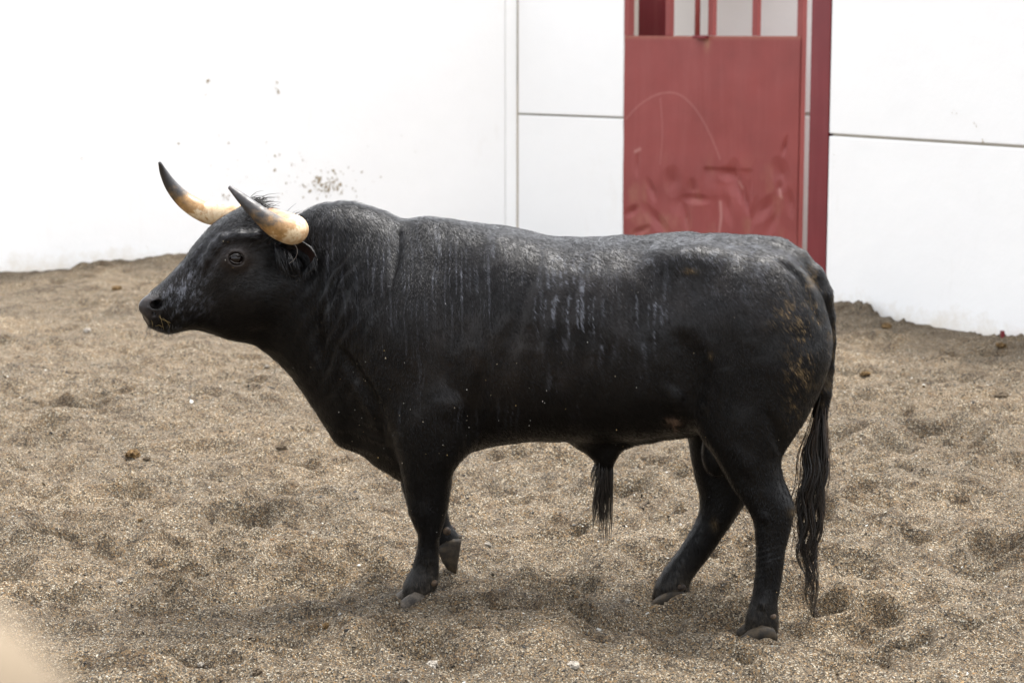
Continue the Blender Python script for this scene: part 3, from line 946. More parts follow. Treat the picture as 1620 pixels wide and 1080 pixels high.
# fine relief of the hide
def g2(px, py, cx, cy, sx, sy): return np.exp(-.5 * (((px - cx) / sx)**2 + ((py - cy) / sy)**2))
_px, _py = proj(bv)
amp = .0022 * fbm(bv[:, 0] * 16, bv[:, 1] * 16, bv[:, 2] * 16, octs=2, seed=3)
amp += .0055 * fbm(bv[:, 0] * 8, bv[:, 1] * 5, bv[:, 2] * 4, octs=2, seed=13) * np.clip((720 - _py) / 60, 0, 1) * np.clip((_px - 470) / 60, 0, 1)
wv = _px + .22 * (_py - 480) + 14 * vnoise(_px / 60, _py / 60, seed=2)
amp += .0042 * np.sin(wv / 38 * 2 * np.pi) * g2(_px, _py, 870, 520, 90, 75)                   # ribs
wv = _px + .55 * (_py - 450) + 10 * vnoise(_px / 50, _py / 50, seed=6)
amp += .0045 * np.sin(wv / 27 * 2 * np.pi) * g2(_px, _py, 530, 480, 34, 90)                   # neck folds
wv = _py - .35 * (_px - 700) + 8 * vnoise(_px / 40, _py / 40, seed=7)
amp += .0030 * np.sin(wv / 22 * 2 * np.pi) * g2(_px, _py, 575, 690, 40, 40)                   # dewlap
amp += .0022 * np.sin((_py + .3 * _px) / 9 * 2 * np.pi) * (g2(_px, _py, 1210, 870, 25, 30) + g2(_px, _py, 425, 385, 16, 10))
amp += .010 * g2(_px, _py, 1225, 560, 40, 70) - .010 * g2(_px, _py, 1150, 600, 26, 60) + .008 * g2(_px, _py, 1190, 700, 22, 40)   # thigh muscles
amp += .010 * g2(_px, _py, 668, 480, 28, 90) - .009 * g2(_px, _py, 738, 470, 26, 80) + .009 * g2(_px, _py, 700, 640, 30, 40) - .008 * g2(_px, _py, 650, 610, 16, 50)   # shoulder
amp += -.010 * g2(_px, _py, 1040, 470, 34, 40) + .008 * g2(_px, _py, 1110, 520, 30, 40)        # flank hollow
amp = np.where(vn[:, 1] < .3, amp, amp * .3)
bv = bv + vn * amp[:, None]

# --- colour of the coat: black hide with dried drips, dust, painted sheen and dung, given where they sit on the animal
def g2(px, py, cx, cy, sx, sy): return np.exp(-.5 * (((px - cx) / sx)**2 + ((py - cy) / sy)**2))
def box01(v, a, b, s): return 1 / (1 + np.exp(-(v - a) / s)) / (1 + np.exp((v - b) / s))
def coat(p, nrm, rnd=None):
    px, py = proj(p)
    near = np.clip((-nrm @ np.array([0, 1., -.35]) + .15) * 3, 0, 1)
    n = len(px)
    col = np.tile(np.array([.0030, .0027, .0027]), (n, 1))
    brown = near * (.9 * g2(px, py, 690, 560, 90, 70) + .7 * g2(px, py, 860, 570, 120, 50) + .9 * g2(px, py, 350, 440, 55, 45) + .6 * g2(px, py, 1180, 470, 70, 60) + .6 * g2(px, py, 960, 460, 120, 60))
    brown = np.clip(brown, 0, 1) * (.6 + .4 * fbm(px / 30, py / 30, octs=2, seed=61))
    col = col + brown[:, None] * np.array([.0068, .0046, .0032])
    # dried sweat drips and dust, with sheen painted on topline, neck and brow
    wob = 5 * vnoise(px / 40, py / 45, seed=4)
    st1 = np.clip((vnoise((px + wob) / 1.7, py / 55, seed=71) - .36) * 3.2, 0, 1) * np.clip(.75 + .6 * vnoise(px / 2, py / 4, seed=72), 0, 1)
    st2 = np.clip((vnoise((px + wob) / 3.2, py / 70, seed=73) - .56) * 5, 0, 1) * np.clip(.55 + vnoise(px / 3, py / 5, seed=74), 0, 1)
    st3 = np.clip(vnoise((px + py) / 2.2, (py - px) / 6, seed=79) * .9 + .4, 0, 1)
    fl = np.clip((vnoise(px / 2.4, py / 3.0, seed=75) + .6 * vnoise(px / 9, py / 10, seed=76) - .3) * 2.2, 0, 1)
    top = np.interp(px, [480, 540, 620, 730, 885, 1000, 1140, 1220, 1300], [335, 322, 341, 350, 376, 375, 371, 379, 425])
    dep = py - top
    sheen = np.clip(nrm[:, 2] - .15, 0, 1) * box01(px, 470, 1310, 15) * box01(py, 300, 560, 15) * (.55 + .45 * fbm(px / 18, py / 12, octs=2, seed=99))  # sky sheen painted into the colour of upward-facing hide
    dust_sheen = .06 * np.clip(sheen, 0, 1) + .75 * st1 * box01(px, 700, 1030, 30) * box01(dep, 25, 120, 16) * (.45 + .55 * np.clip(vnoise(px / 30, py * 0 + 2, seed=8) + .4, 0, 1))
    dust_sheen += 1.5 * st2 * box01(px, 850, 1040, 10) * box01(dep, 45, 165, 14)
    dust_sheen += .42 * st1 * box01(px, 490, 720, 30) * box01(dep, 5, 150, 30)  # sheen on the neck top, painted as fine pale lines
    dust_sheen += .38 * st1 * box01(px, 590, 1010, 40) * box01(py, 520, 690, 40) * np.clip(vnoise(px / 35, py / 60, seed=12), 0, 1)
    dust_sheen += .48 * fl * box01(px, 880, 1290, 25) * box01(dep, 4, 46, 9)
    dust_sheen += .22 * fl * box01(px, 1090, 1290, 25) * box01(dep, 20, 110, 20)
    dust_sheen += .95 * np.clip(fl * 1.5 - .1, 0, 1) * g2(px, py, 283, 472, 26, 20) + .6 * fl * g2(px, py, 300, 425, 22, 26) + .35 * fl * g2(px, py, 340, 392, 40, 14)
    dust_sheen += .75 * fl * g2(px, py, 252, 468, 14, 6) + .30 * st3 * (g2(px, py, 385, 374, 32, 5) + g2(px, py, 332, 402, 9, 16) + .6 * g2(px, py, 350, 355, 40, 12))  # flakes along the nose; brow lines are painted sheen
    dust_sheen = np.clip(dust_sheen * near, 0, 1)
    dust_sheen = np.clip(dust_sheen * (.35 + 1.3 * rnd), 0, 1) if rnd is not None else dust_sheen * .55
    col = col * (1 - dust_sheen[:, None]) + dust_sheen[:, None] * np.array([.115, .12, .138])
    # dung on the rump and tail
    dn = np.clip((vnoise(px / 1.6, py / 2.1, seed=81) + .6 * vnoise(px / 5, py / 6, seed=83) + .7 * vnoise(px / 11, py / 16, seed=82) - .30) * 1.15, 0, 1)
    dung = near * dn * np.clip(1.1 * g2(px, py, 1276, 500, 17, 55) + .8 * g2(px, py, 1240, 495, 16, 20) + .9 * g2(px, py, 1284, 470, 8, 24) + .6 * g2(px, py, 1262, 610, 16, 45), 0, 1)
    ontail = np.clip((p[:, 0] - P(1290, 500, -.2)[0]) / .02, 0, 1) * box01(py, 420, 660, 8)
    dung = np.maximum(dung, .55 * dn * ontail)
    dung = np.maximum(dung, near * np.clip(.95 * g2(px, py, 1092, 427, 9, 2.5) + .9 * g2(px, py, 1124, 560, 2.5, 3.5) + .9 * g2(px, py, 1283, 446, 4, 6) + .7 * g2(px, py, 1130, 827, 4, 7) + .5 * g2(px, py, 1252, 808, 5, 5), 0, 1) * (.4 + .6 * dn))
    dung = np.clip(dung * (.3 + 1.2 * rnd), 0, .85) if rnd is not None else dung * .45
    col = col * (1 - dung[:, None]) + dung[:, None] * np.array([.155, .105, .05])
    # pink bare skin by the stifle, sandy pasterns
    pk = near * np.clip(1.3 * g2(px, py, 1064, 667, 8, 4) + 1.0 * g2(px, py, 1068, 678, 3, 7), 0, .8) * np.clip(vnoise(px / 5, py / 5, seed=9) + .7, 0, 1)
    col = col * (1 - pk[:, None]) + pk[:, None] * np.array([.13, .085, .06])
    gz = ground_z(p[:, 0], p[:, 1]) if n < 400000 else 0
    sandy = np.clip(1 - (p[:, 2] - gz - .01) / .17, 0, 1)**1.7 * np.clip(fbm(px / 3, py / 3, octs=2, seed=91) * .6 + .5, 0, 1) * (.75 if rnd is not None else .4)
    col = col * (1 - sandy[:, None]) + sandy[:, None] * np.array([.085, .070, .053])
    # nose leather and eyelid skin
    ns = np.clip(1.3 * g2(px, py, 230, 488, 12, 17), 0, 1) * .6 * (.7 + .3 * fbm(px / 3, py / 3, octs=2, seed=44))
    col = col * (1 - ns[:, None]) + ns[:, None] * np.array([.062, .053, .051])
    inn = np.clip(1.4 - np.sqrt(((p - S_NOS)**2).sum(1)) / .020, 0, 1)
    col = col * (1 - .9 * inn[:, None])  # nostril hollow painted dark in place of shade
    ey = np.clip(1.3 * g2(px, py, 373, 409, 19, 14), 0, 1) * .38 * near
    col = col * (1 - ey[:, None]) + ey[:, None] * np.array([.060, .046, .040])
    return col

def mat_hide():
    s = NT('bull_hide'); col = s.attr('Col', 'Color')
    c = s.coord((140, 140, 18))
    h = s.noise(1.0, 5, .7, c)
    h2 = s.noise(26, 3, .6, s.coord())
    return s.out(col, .31, .18, s.bump(h2, .18, .006, s.bump(h, .5, .0025)))
M['hide'] = mat_hide()
M['hair'] = mat_attr('bull_hair', .45, .13)
M['strand'] = NT('wet_black_hair').out((.012, .0095, .008), .33, .5)
M['ear_strand'] = NT('ear_hair').out((.005, .005, .006), .33, .4)
M['strand_brown'] = NT('brown_hair_ends').out((.040, .024, .014), .42, .5)
M['eye'] = NT('eyeball').out((.004, .002, .0017), .03, .32)
M['sclera'] = NT('eye_white').out((.09, .08, .08), .25, .4)
M['hoof'] = None
def mat_hoof(name, a, b):
    s = NT(name); c = s.coord()
    n = s.noise(38, 5, .7, c); n2 = s.noise(9, 3, .6, s.coord((2, 2, 9)))
    col = s.mix(s.ramp(n, [(.38, (0, 0, 0)), (.62, (1, 1, 1))]), a, b)
    return s.out(col, .7, .3, s.bump(n2, .3, .004, s.bump(n, .35, .003)))
M['hoof'] = mat_hoof('hoof_horn', (.022, .018, .014), (.105, .086, .066))
M['hoof_mud'] = mat_hoof('muddy_hoof', (.008, .006, .004), (.040, .028, .015))
M['dewclaw'] = mat_hoof('dewclaw_horn', (.012, .008, .006), (.085, .054, .03))
M['ear'] = None

ORG = P(700, 960, -.08); ORG[2] = 0
bull = empty('bull', tuple(ORG))
tag(bull, 'black fighting bull with pale dark-tipped horns standing side-on in the sand', 'bull')
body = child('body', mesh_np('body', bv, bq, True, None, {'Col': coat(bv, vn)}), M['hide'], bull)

# --- short hair of the coat: flat tapered blades lying on the hide
tri = np.concatenate([bq[:, [0, 1, 2]], bq[:, [0, 2, 3]]])
ta = np.linalg.norm(np.cross(bv[tri[:, 1]] - bv[tri[:, 0]], bv[tri[:, 2]] - bv[tri[:, 0]]), axis=1)
tc = bv[tri].mean(1); tn = vn[tri].mean(1)
wgt = ta * np.where(tn[:, 1] < .25, 1.0, .22)
pxc, pyc = proj(tc)
wgt *= np.where((np.sqrt(((tc - EYE)**2).sum(1)) < .036) | (np.sqrt(((tc - S_NOS)**2).sum(1)) < .040), 0, 1)
wgt *= np.where((pxc < 236) & (pyc > 455) & (pyc < 530), .05, 1)
NHAIR = 230000
pick = RNG.choice(len(tri), NHAIR, p=wgt / wgt.sum())
r1, r2 = RNG.random(NHAIR), RNG.random(NHAIR)
sw = r1 + r2 > 1; r1[sw], r2[sw] = 1 - r1[sw], 1 - r2[sw]
T0 = tri[pick]
hp = bv[T0[:, 0]] + r1[:, None] * (bv[T0[:, 1]] - bv[T0[:, 0]]) + r2[:, None] * (bv[T0[:, 2]] - bv[T0[:, 0]])
hn = vn[T0].mean(1); hn /= np.linalg.norm(hn, axis=1)[:, None]
hpx, hpy = proj(hp)
ux = np.interp(hpx, [230, 330, 430, 520, 640, 800, 1000, 1300], [-.2, .3, .9, .35, .25, .45, .6, .45])
uz = np.interp(hpx, [230, 330, 430, 520, 640, 800, 1000, 1300], [.8, .5, -.2, -1., -1., -.9, -.75, -1.])
legm = np.clip((hpy - 700) / 40, 0, 1)
ux = ux * (1 - legm) + .12 * legm; uz = uz * (1 - legm) - 1.0 * legm
fld = .9 * vnoise(hp[:, 0] * 9, hp[:, 1] * 9, hp[:, 2] * 9, seed=5)
ux = ux + .32 * fld + RNG.normal(0, .11, NHAIR); uz = uz + RNG.normal(0, .11, NHAIR)
hd = np.stack([ux, RNG.normal(0, .12, NHAIR), uz], 1)
hd -= hn * (hd * hn).sum(1)[:, None]
hd /= np.linalg.norm(hd, axis=1)[:, None] + 1e-9
side = np.cross(hd, hn)
side += hn * RNG.normal(0, .16, NHAIR)[:, None]; side /= np.linalg.norm(side, axis=1)[:, None]
neck = np.clip(g2(hpx, hpy, 540, 380, 70, 60), 0, 1)
HL = (.015 + .010 * neck) * RNG.uniform(.7, 1.35, NHAIR)
HW = .00052 * RNG.uniform(.7, 1.5, NHAIR)
lift = RNG.uniform(.05, .2, NHAIR)
m1 = hp + hd * (HL * .55)[:, None] + hn * (HL * lift * .8 + .0006)[:, None]
m2 = hp + hd * HL[:, None] + hn * (HL * lift)[:, None]
rt = hp - hn * .0008
Vh = np.stack([rt - side * HW[:, None], rt + side * HW[:, None], m1 + side * (HW * .8)[:, None], m1 - side * (HW * .8)[:, None], m2], 1).reshape(-1, 3)
b0 = np.arange(NHAIR) * 5
Qh = np.stack([b0, b0 + 1, b0 + 2, b0 + 3], 1); Th = np.stack([b0 + 3, b0 + 2, b0 + 4], 1)
rnd = RNG.random(NHAIR)
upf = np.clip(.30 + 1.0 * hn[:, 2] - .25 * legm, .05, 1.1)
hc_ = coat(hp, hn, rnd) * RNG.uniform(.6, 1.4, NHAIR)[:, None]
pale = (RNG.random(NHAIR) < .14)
hc_ += (pale * RNG.uniform(.3, 1.3, NHAIR) * upf)[:, None] * np.array([.025, .0245, .0265])  # pale hairs lighter where the hide faces up, a painted sheen
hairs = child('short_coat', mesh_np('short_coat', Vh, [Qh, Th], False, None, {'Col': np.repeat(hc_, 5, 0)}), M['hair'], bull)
tag(hairs, kind='stuff')

# --- hair strands (tail switch, poll, ears, sheath)
def strands(name, paths, r0, mat, parent, nseg=12, sides=4, taper=.25):
    VV_, QQ_, TT_ = [], [], []
    off = 0
    for k, pth in enumerate(paths):
        pth = np.asarray(pth, float)
        t = np.linspace(0, 1, len(pth)); tt = np.linspace(0, 1, nseg)
        pp = np.stack([hermite(t, pth[:, j], tt) for j in range(3)], 1)
        rr = (r0[k] if hasattr(r0, '__len__') else r0) * (1 - (1 - taper) * tt**1.6)
        v_, q_, t_, _ = tube_np(pp, rr, sides)
        VV_.append(v_); QQ_.append(q_ + off); TT_.append(t_ + off); off += len(v_)
    o = child(name, mesh_np(name, np.concatenate(VV_), [np.concatenate(QQ_), np.concatenate(TT_)], True), mat, parent)
    return tag(o, kind='stuff')

# tail switch: wet locks
def tail_paths(n, spread, end_lo, end_hi):
    out = []
    for _ in range(n):
        a = RNG.uniform(-1, 1); b = RNG.uniform(-1, 1)
        s0 = RNG.uniform(600, 700)
        end = RNG.uniform(end_lo, end_hi)
        li = RNG.integers(0, 11); lk = ((li * .382) % 1) * 2 - 1 + a * .16; ph = li * 1.7 + RNG.normal(0, .22)
        pts = []
        for t in np.linspace(0, 1, 17):
            py = s0 + (end - s0) * t
            cx = np.interp(py, [600, 640, 700, 760, 820, 880, 940, 985], [1306, 1299, 1294, 1290, 1284, 1281, 1284, 1292])
            wd = np.interp(py, [600, 640, 680, 720, 780, 840, 900, 950, 990], [5, 7, 13, 20, 23, 21, 15, 8, 3]) * spread
            px = cx + lk * wd * (1 - .35 * t * abs(math.sin(li))) + (1.5 + 4.5 * t) * math.sin(ph + py / (13 + 2 * (li % 4))) * min(1, t * 2)
            pts.append(P(px, py, -.20 + b * .045 * min(1, .3 + t) + .01 * math.sin(ph + t * 5)))
        out.append(pts)
    return out
strands('tail_switch', tail_paths(330, .95, 780, 940) + tail_paths(160, .85, 880, 988), RNG.uniform(.0007, .0024, 490), M['strand'], bull, 34, 3)
strands('tail_ends', tail_paths(80, 1.45, 800, 992), RNG.uniform(.0005, .0014, 80), M['strand_brown'], bull, 22, 4)
trail = [[P(1288, 965, -.2), P(1296, 982, -.2), P(1312, 990, -.21), P(1340, 1003, -.25)], [P(1290, 960, -.2), P(1297, 985, -.21), P(1301, 1005, -.22), P(1303, 1025, -.25)], [P(1288, 958, -.2), P(1299, 975, -.2), P(1318, 985, -.22), P(1327, 992, -.24)]]
strands('tail_wisp', trail, .0014, M['strand_brown'], bull, 12, 4)

# sheath tuft
yt = yc_of(955)
pths = []
for _ in range(230):
    a = RNG.uniform(0, 1)
    lock = RNG.choice([0, 1, 1, 1, 2])
    x0 = 946 + 24 * a; y0 = RNG.uniform(712, 735)
    ex, ey = {0: (936 + 8 * a, RNG.uniform(780, 845)), 1: (947 + 21 * a, RNG.uniform(770, 862)), 2: (934 + 14 * a, RNG.uniform(745, 775))}[int(lock)]
    jy = RNG.normal(0, .012)
    pths.append([P(x0, y0, yt + jy * .6), P(x0 * .6 + ex * .4 + 1, y0 * .65 + ey * .35, yt + jy), P(x0 * .25 + ex * .75 + RNG.normal(0, 1), y0 * .3 + ey * .7, yt + jy), P(ex, ey, yt + jy)])
strands('belly_tuft', pths, RNG.uniform(.0006, .0019, 230), M['strand'], bull, 12, 4)

# poll hair
pths = []
for _ in range(1000):
    px, py = RNG.uniform(386, 452), RNG.uniform(318, 345)
    yy = yh(px) + RNG.normal(0, .05)
    q = np.linspace(0, 1, 2)
    b_ = P(px, py, yy)
    ts_ = np.linspace(.10, -.16, 60)
    cand = b_ + np.outer(ts_, [0, 0, 1.])
    dd = base_sdf(cand); k = int(np.argmax(dd < 0)) if np.any(dd < 0) else -1
    if k < 0: continue
    r_ = cand[k]
    ln_ = RNG.uniform(.03, .085)
    dr = np.array([.9 + RNG.normal(0, .2), RNG.normal(0, .3), .45 + RNG.normal(0, .25)])
    pths.append([r_ - dr * .004, r_ + dr * ln_ * .5 + up(.006), r_ + dr * ln_ + up(-.012 * ln_ / .06)])
strands('poll_hair', pths, RNG.uniform(.0007, .0018, len(pths)), M['strand'], bull, 6, 3)

# --- eye
def ball(c, r, n=24, m=16, R=None):
    th, ph = np.meshgrid(np.linspace(0, np.pi, m), np.linspace(0, 2*np.pi, n, endpoint=False), indexing='ij')
    v = np.stack([np.sin(th)*np.cos(ph)*r[0], np.sin(th)*np.sin(ph)*r[1], np.cos(th)*r[2]], -1).reshape(-1, 3)
    if R is not None: v = v @ R
    i = np.arange(m - 1)[:, None] * n; j = np.arange(n)[None]
    q = np.stack([i + j, i + n + j, i + n + (j+1) % n, i + (j+1) % n], -1).reshape(-1, 4)
    return v + c, q
ec = EYE - eye_n * .0065
v_, q_ = ball(ec, (.0245, .0245, .0245))
child('eye', mesh_np('eye', v_, q_, True), M['eye'], bull)
arc = []
Rx = np.cross(np.array([0, 0, 1.]), eye_n); Rx /= np.linalg.norm(Rx); Rz_ = np.cross(eye_n, Rx)
for a in np.linspace(-2.7, -.45, 14):
    cxx, czz = math.cos(a) * .0225, math.sin(a) * .0150 - .004 * math.cos(a)
    h = math.sqrt(max(.0252**2 - cxx**2 - czz**2, 1e-6))
    arc.append(ec + Rx * cxx + Rz_ * (czz - .1 * cxx * 0) + eye_n * h)
v_, q_, t_, _ = tube_np(arc, [.0004] + [.0010] * 12 + [.0004], 6)
child('eye_rim', mesh_np('eye_rim', v_, [q_, t_], True), M['sclera'], bull)
# lashes
pths = []
for a in np.linspace(.4, 2.5, 22):
    b_ = ec + Rx * math.cos(a) * .0235 + Rz_ * math.sin(a) * .0165 + eye_n * .016
    pths.append([b_, b_ + eye_n * .008 + Rx * math.cos(a) * .004 + Rz_ * -.001, b_ + eye_n * .014 + Rx * math.cos(a) * .009 + Rz_ * -.006])
strands('eyelashes', pths, .0006, M['strand'], bull, 5, 3)

# --- horns
def mat_horn():
    s = NT('horn_keratin'); t = s.attr('along')
    c = s.coord()
    n = s.noise(34, 5, .65, c); nl = s.noise(10, 4, .6, s.coord((3, 3, 3)))
    dk = s.attr('dark')
    f = s.math('ADD', dk, s.math('ADD', s.math('MULTIPLY', s.math('SUBTRACT', n, .5), .6), s.math('MULTIPLY', s.math('SUBTRACT', nl, .5), .28)))
    col = s.ramp(f, [(0, (.20, .095, .034)), (.14, (.35, .215, .105)), (.27, (.47, .365, .23)), (.36, (.26, .145, .05)), (.46, (.19, .10, .03)), (.56, (.08, .05, .024)), (.68, (.016, .013, .012)), (.92, (.015, .013, .013)), (1, (.04, .03, .028))])
    col = s.mix(s.ramp(nl, [(.35, (.5, .5, .5)), (.6, (0, 0, 0))]), col, (.38, .22, .09), 'MIX') if False else col
    return s.out(col, s.ramp(nl, [(.3, (.3, .3, .3)), (.7, (.62, .62, .62))]), .5, s.bump(n, .45, .004))
M['horn'] = mat_horn()
def horn(ctrl, rad, dark, nm='horn'):
    t = np.linspace(0, 1, len(ctrl)); tt = np.linspace(0, 1, 48)
    ctrl = np.array(ctrl)
    pp = np.stack([hermite(t, ctrl[:, j], tt) for j in range(3)], 1)
    rr = hermite(t, rad, tt)
    rr = rr * (1 + .022 * np.sin(tt * 80 + 2 * np.sin(tt * 23)) * np.exp(-tt * 4.5))
    v_, q_, t_, al = tube_np(pp, rr, 28)
    zt = np.interp(al, np.linspace(0, 1, len(dark)), dark)
    # the under side stays pale farther along than the upper side
    ctr = np.stack([np.interp(al, tt, pp[:, j]) for j in range(3)], 1)
    w = (v_ - ctr)[:, 2] / (np.interp(al, tt, rr) + 1e-6)
    zt = zt + .10 * w * np.exp(-((al - .5) / .2)**2)
    return child(nm, mesh_np(nm, v_, [q_, t_], True, {'along': al, 'dark': zt}), M['horn'], bull)
hb = PH(418, 346)
near_ctrl = [hb + e2 * .06, hb + e2 * .13 + up(-.004), P(466, 361, hb[1] - .215), P(461, 367, hb[1] - .265), P(438, 359, hb[1] - .30), P(412, 340, hb[1] - .305), P(385, 316, hb[1] - .29), P(363, 296, hb[1] - .27)]
horn(near_ctrl, [.042, .044, .044, .042, .0375, .029, .0185, .0065], [.02, .05, .14, .24, .42, .64, .82, .98])
far_ctrl = [hb - e2 * .06, hb - e2 * .12 + up(-.006), P(352, 340, hb[1] + .20), P(325, 336, hb[1] + .235), P(296, 320, hb[1] + .255), P(274, 298, hb[1] + .25), P(260, 275, hb[1] + .235), P(252.5, 257, hb[1] + .215)]
horn(far_ctrl, [.042, .044, .041, .037, .0315, .024, .015, .0055], [.05, .12, .22, .30, .42, .66, .85, .98])

# --- ears
def mat_ear():
    s = NT('ear_skin'); col = s.attr('Col', 'Color')
    return s.out(col, .5, .4, s.bump(s.noise(90, 3, .6, s.coord()), .3, .003))
M['ear'] = mat_ear()
def ear(base, tip, upv, depth, wid, nm='ear'):
    nu2, nv2 = 26, 25
    U = np.linspace(0, 1, nu2); Vv = np.linspace(-1, 1, nv2)
    ax = tip - base; L = np.linalg.norm(ax); ax = ax / L
    upv = upv - ax * (upv @ ax); upv /= np.linalg.norm(upv)
    bk = np.cross(ax, upv)
    if bk[1] < 0: bk = -bk
    pts, cols = [], []
    prof_w = np.interp(U, [0, .12, .35, .6, .85, 1], [.45, .75, 1., .93, .55, .06])
    for u, w in zip(U, prof_w):
        for v in Vv:
            th = v * (1.75 - .55 * u)
            pts.append(base + ax * (L * u) + upv * (wid * w * math.sin(th) / math.sin(min(1.57, 1.75 - .55 * u))) + bk * (depth * w * (math.cos(th))) - upv * .02 * u * u)
            c_in = max(0, 1 - (abs(v) / .75)**2) * min(1, u * 3)
            cols.append(np.array([.012, .0105, .010]) * (1 - c_in) + np.array([.016, .006, .004]) * c_in)
    pts = np.array(pts); cols = np.array(cols)
    cc = base + np.outer(np.repeat(U, nv2) * L, ax)
    outw = pts - cc; outw /= np.linalg.norm(outw, axis=1)[:, None] + 1e-9
    i_ = (np.arange(nu2 - 1)[:, None] * nv2 + np.arange(nv2 - 1)[None]).ravel()
    q1 = np.stack([i_, i_ + nv2, i_ + nv2 + 1, i_ + 1], 1)
    n_ = len(pts)
    outer = pts + outw * .006
    rim = np.concatenate([np.arange(nu2) * nv2, (nu2 - 1) * nv2 + np.arange(1, nv2), (np.arange(nu2 - 1)[::-1]) * nv2 + nv2 - 1])
    qr = np.stack([rim[:-1], rim[1:], rim[1:] + n_, rim[:-1] + n_], 1)
    ocol = np.tile(np.array([.012, .0105, .010]), (n_, 1))
    o = child(nm, mesh_np(nm, np.concatenate([pts, outer]), np.concatenate([q1[:, ::-1], q1 + n_, qr]), True, None, {'Col': np.concatenate([cols, ocol])}), M['ear'], bull)
    return o, ax, upv, bk, L
eb = surf(437, 412); eb = eb + np.array([0, .012, 0])
et = P(499, 399, eb[1] - .09)
near_ear, eax, eup, ebk, eL = ear(eb, et, np.array([.12, -.1, 1.]), .046, .060)
fb_ = eb - e2 * (2 * abs((eb - H_O) @ e2)); ft = fb_ + (et - eb) * np.array([.75, -1., 1]) + np.array([0, .06, 0])
ear(fb_, ft, np.array([.12, .1, 1.]), .040, .05)
pths = []
for _ in range(240):
    u = RNG.uniform(.0, .95); v = RNG.choice([-1, 1], p=[.93, .07]) * RNG.uniform(.55, 1.0)
    w = np.interp(u, [0, .12, .35, .6, .85, 1], [.45, .75, 1., .93, .55, .06])
    th = v * 1.5
    r_ = eb + eax * (eL * u) + eup * (.056 * w * math.sin(th)) + ebk * (.04 * w * math.cos(th))
    l_ = RNG.uniform(.012, .032)
    dr = np.array([.25 + RNG.normal(0, .3), -.35 + RNG.normal(0, .2), -1.0 if v < 0 else -.35])
    pths.append([r_, r_ + dr * l_ * .5, r_ + dr * l_ + up(-.006)])
for _ in range(380):                                     # long hair across the front of the ear opening
    a = RNG.uniform(0, 1)
    r_ = P(433 + 40 * a * RNG.random(), 388 + 20 * a, eb[1] - .030 - RNG.uniform(0, .04))
    l_ = RNG.uniform(.04, .085)
    dr = np.array([.25 + .4 * RNG.random(), -.15 + RNG.normal(0, .1), -.9])
    pths.append([r_ + np.array([0, .02, .004]), r_ + dr * l_ * .5, r_ + dr * l_ + np.array([-.006, .012, -.004])])
strands('ear_hair', pths, RNG.uniform(.0008, .0017, len(pths)), M['ear_strand'], near_ear, 6, 3)

# --- hooves: two claws each
def claw(c, toe, upv, L, Hh, Wd):
    """Wedge with a rounded toe; c is the heel end of the sole's middle line."""
    toe = np.asarray(toe, float) / np.linalg.norm(toe); upv = np.asarray(upv, float); upv = upv - toe * (upv @ toe); upv /= np.linalg.norm(upv)
    lat = np.cross(toe, upv)
    T = np.linspace(0, 1, 12); n = 14
    V_ = []
    for t in T:
        w = Wd * np.interp(t, [0, .1, .4, .75, .92, 1], [.35, .75, 1, .88, .55, .08]) / 2
        h = Hh * np.interp(t, [0, .1, .35, .7, .92, 1], [.40, .80, 1.0, .72, .42, .12])
        for a in np.linspace(0, 2*np.pi, n, endpoint=False):
            ca, sa = math.cos(a), math.sin(a)
            V_.append(c + toe * (L * t) + lat * (w * np.sign(ca) * abs(ca)**.8) + upv * (h * (.5 + .5 * np.sign(sa) * abs(sa)**.7)))
    i = np.arange(11)[:, None] * n; j = np.arange(n)[None]
    q = np.stack([i + j, i + (j+1) % n, i + n + (j+1) % n, i + n + j], -1).reshape(-1, 4)
    V_ += [c + upv * Hh * .4, c + toe * L * 1.01 + upv * Hh * .06]
    jj = np.arange(n); kk = (jj + 1) % n
    t_ = np.concatenate([np.stack([kk, jj, np.full(n, 12*n)], 1), np.stack([11*n + jj, 11*n + kk, np.full(n, 12*n + 1)], 1)])
    return np.array(V_), q, t_
def hoof(center, toe, upv, L, Hh, Wd, gap, mat):
    toe = np.asarray(toe, float); upv = np.asarray(upv, float)
    lat = np.cross(toe, upv); lat /= np.linalg.norm(lat)
    hv, hq, ht, off = [], [], [], 0
    for s_ in (-1, 1):
        v_, q_, t_ = claw(center + lat * s_ * gap, toe + lat * s_ * .07, upv, L, Hh, Wd)
        hv.append(v_); hq.append(q_ + off); ht.append(t_ + off); off += len(v_)
    return child('hoof', mesh_np('hoof', np.concatenate(hv), [np.concatenate(hq), np.concatenate(ht)], True), mat, bull)
def gpt(px, py, y): return P(px, py, y)
hoof(P(673, 952, -.09) + up(-.012), (-.93, -.30, -.10), (0, 0, 1), .116, .068, .058, .034, M['hoof'])
hoof(P(1226, 1002, -.37) + up(-.012), (-.96, -.08, -.10), (0, 0, 1), .128, .062, .056, .032, M['hoof_mud'])
hoof(P(1086, 945, .04) + up(-.012), (-.96, -.05, -.10), (0, 0, 1), .130, .060, .056, .032, M['hoof_mud'])
hoof(P(731, 850, .20), (-.16, .0, -1.), (-1, 0, .16), .122, .082, .056, .030, M['hoof_mud'])
def dew(px, py, y, r):
    v_, q_ = ball(P(px, py, y), r, 14, 10)
    child('dewclaw', mesh_np('dewclaw', v_, q_, True), M['dewclaw'], bull)
dew(687, 922, -.125, (.014, .013, .012)); dew(685, 918, -.06, (.013, .012, .012))
dew(1220, 974, -.40, (.017, .015, .012)); dew(1222, 968, -.325, (.016, .014, .013))
dew(1077, 928, .005, (.017, .016, .015)); dew(1081, 922, .09, (.016, .014, .014))
dew(706, 840, .165, (.017, .015, .016)); dew(714, 836, .235, (.016, .014, .014))

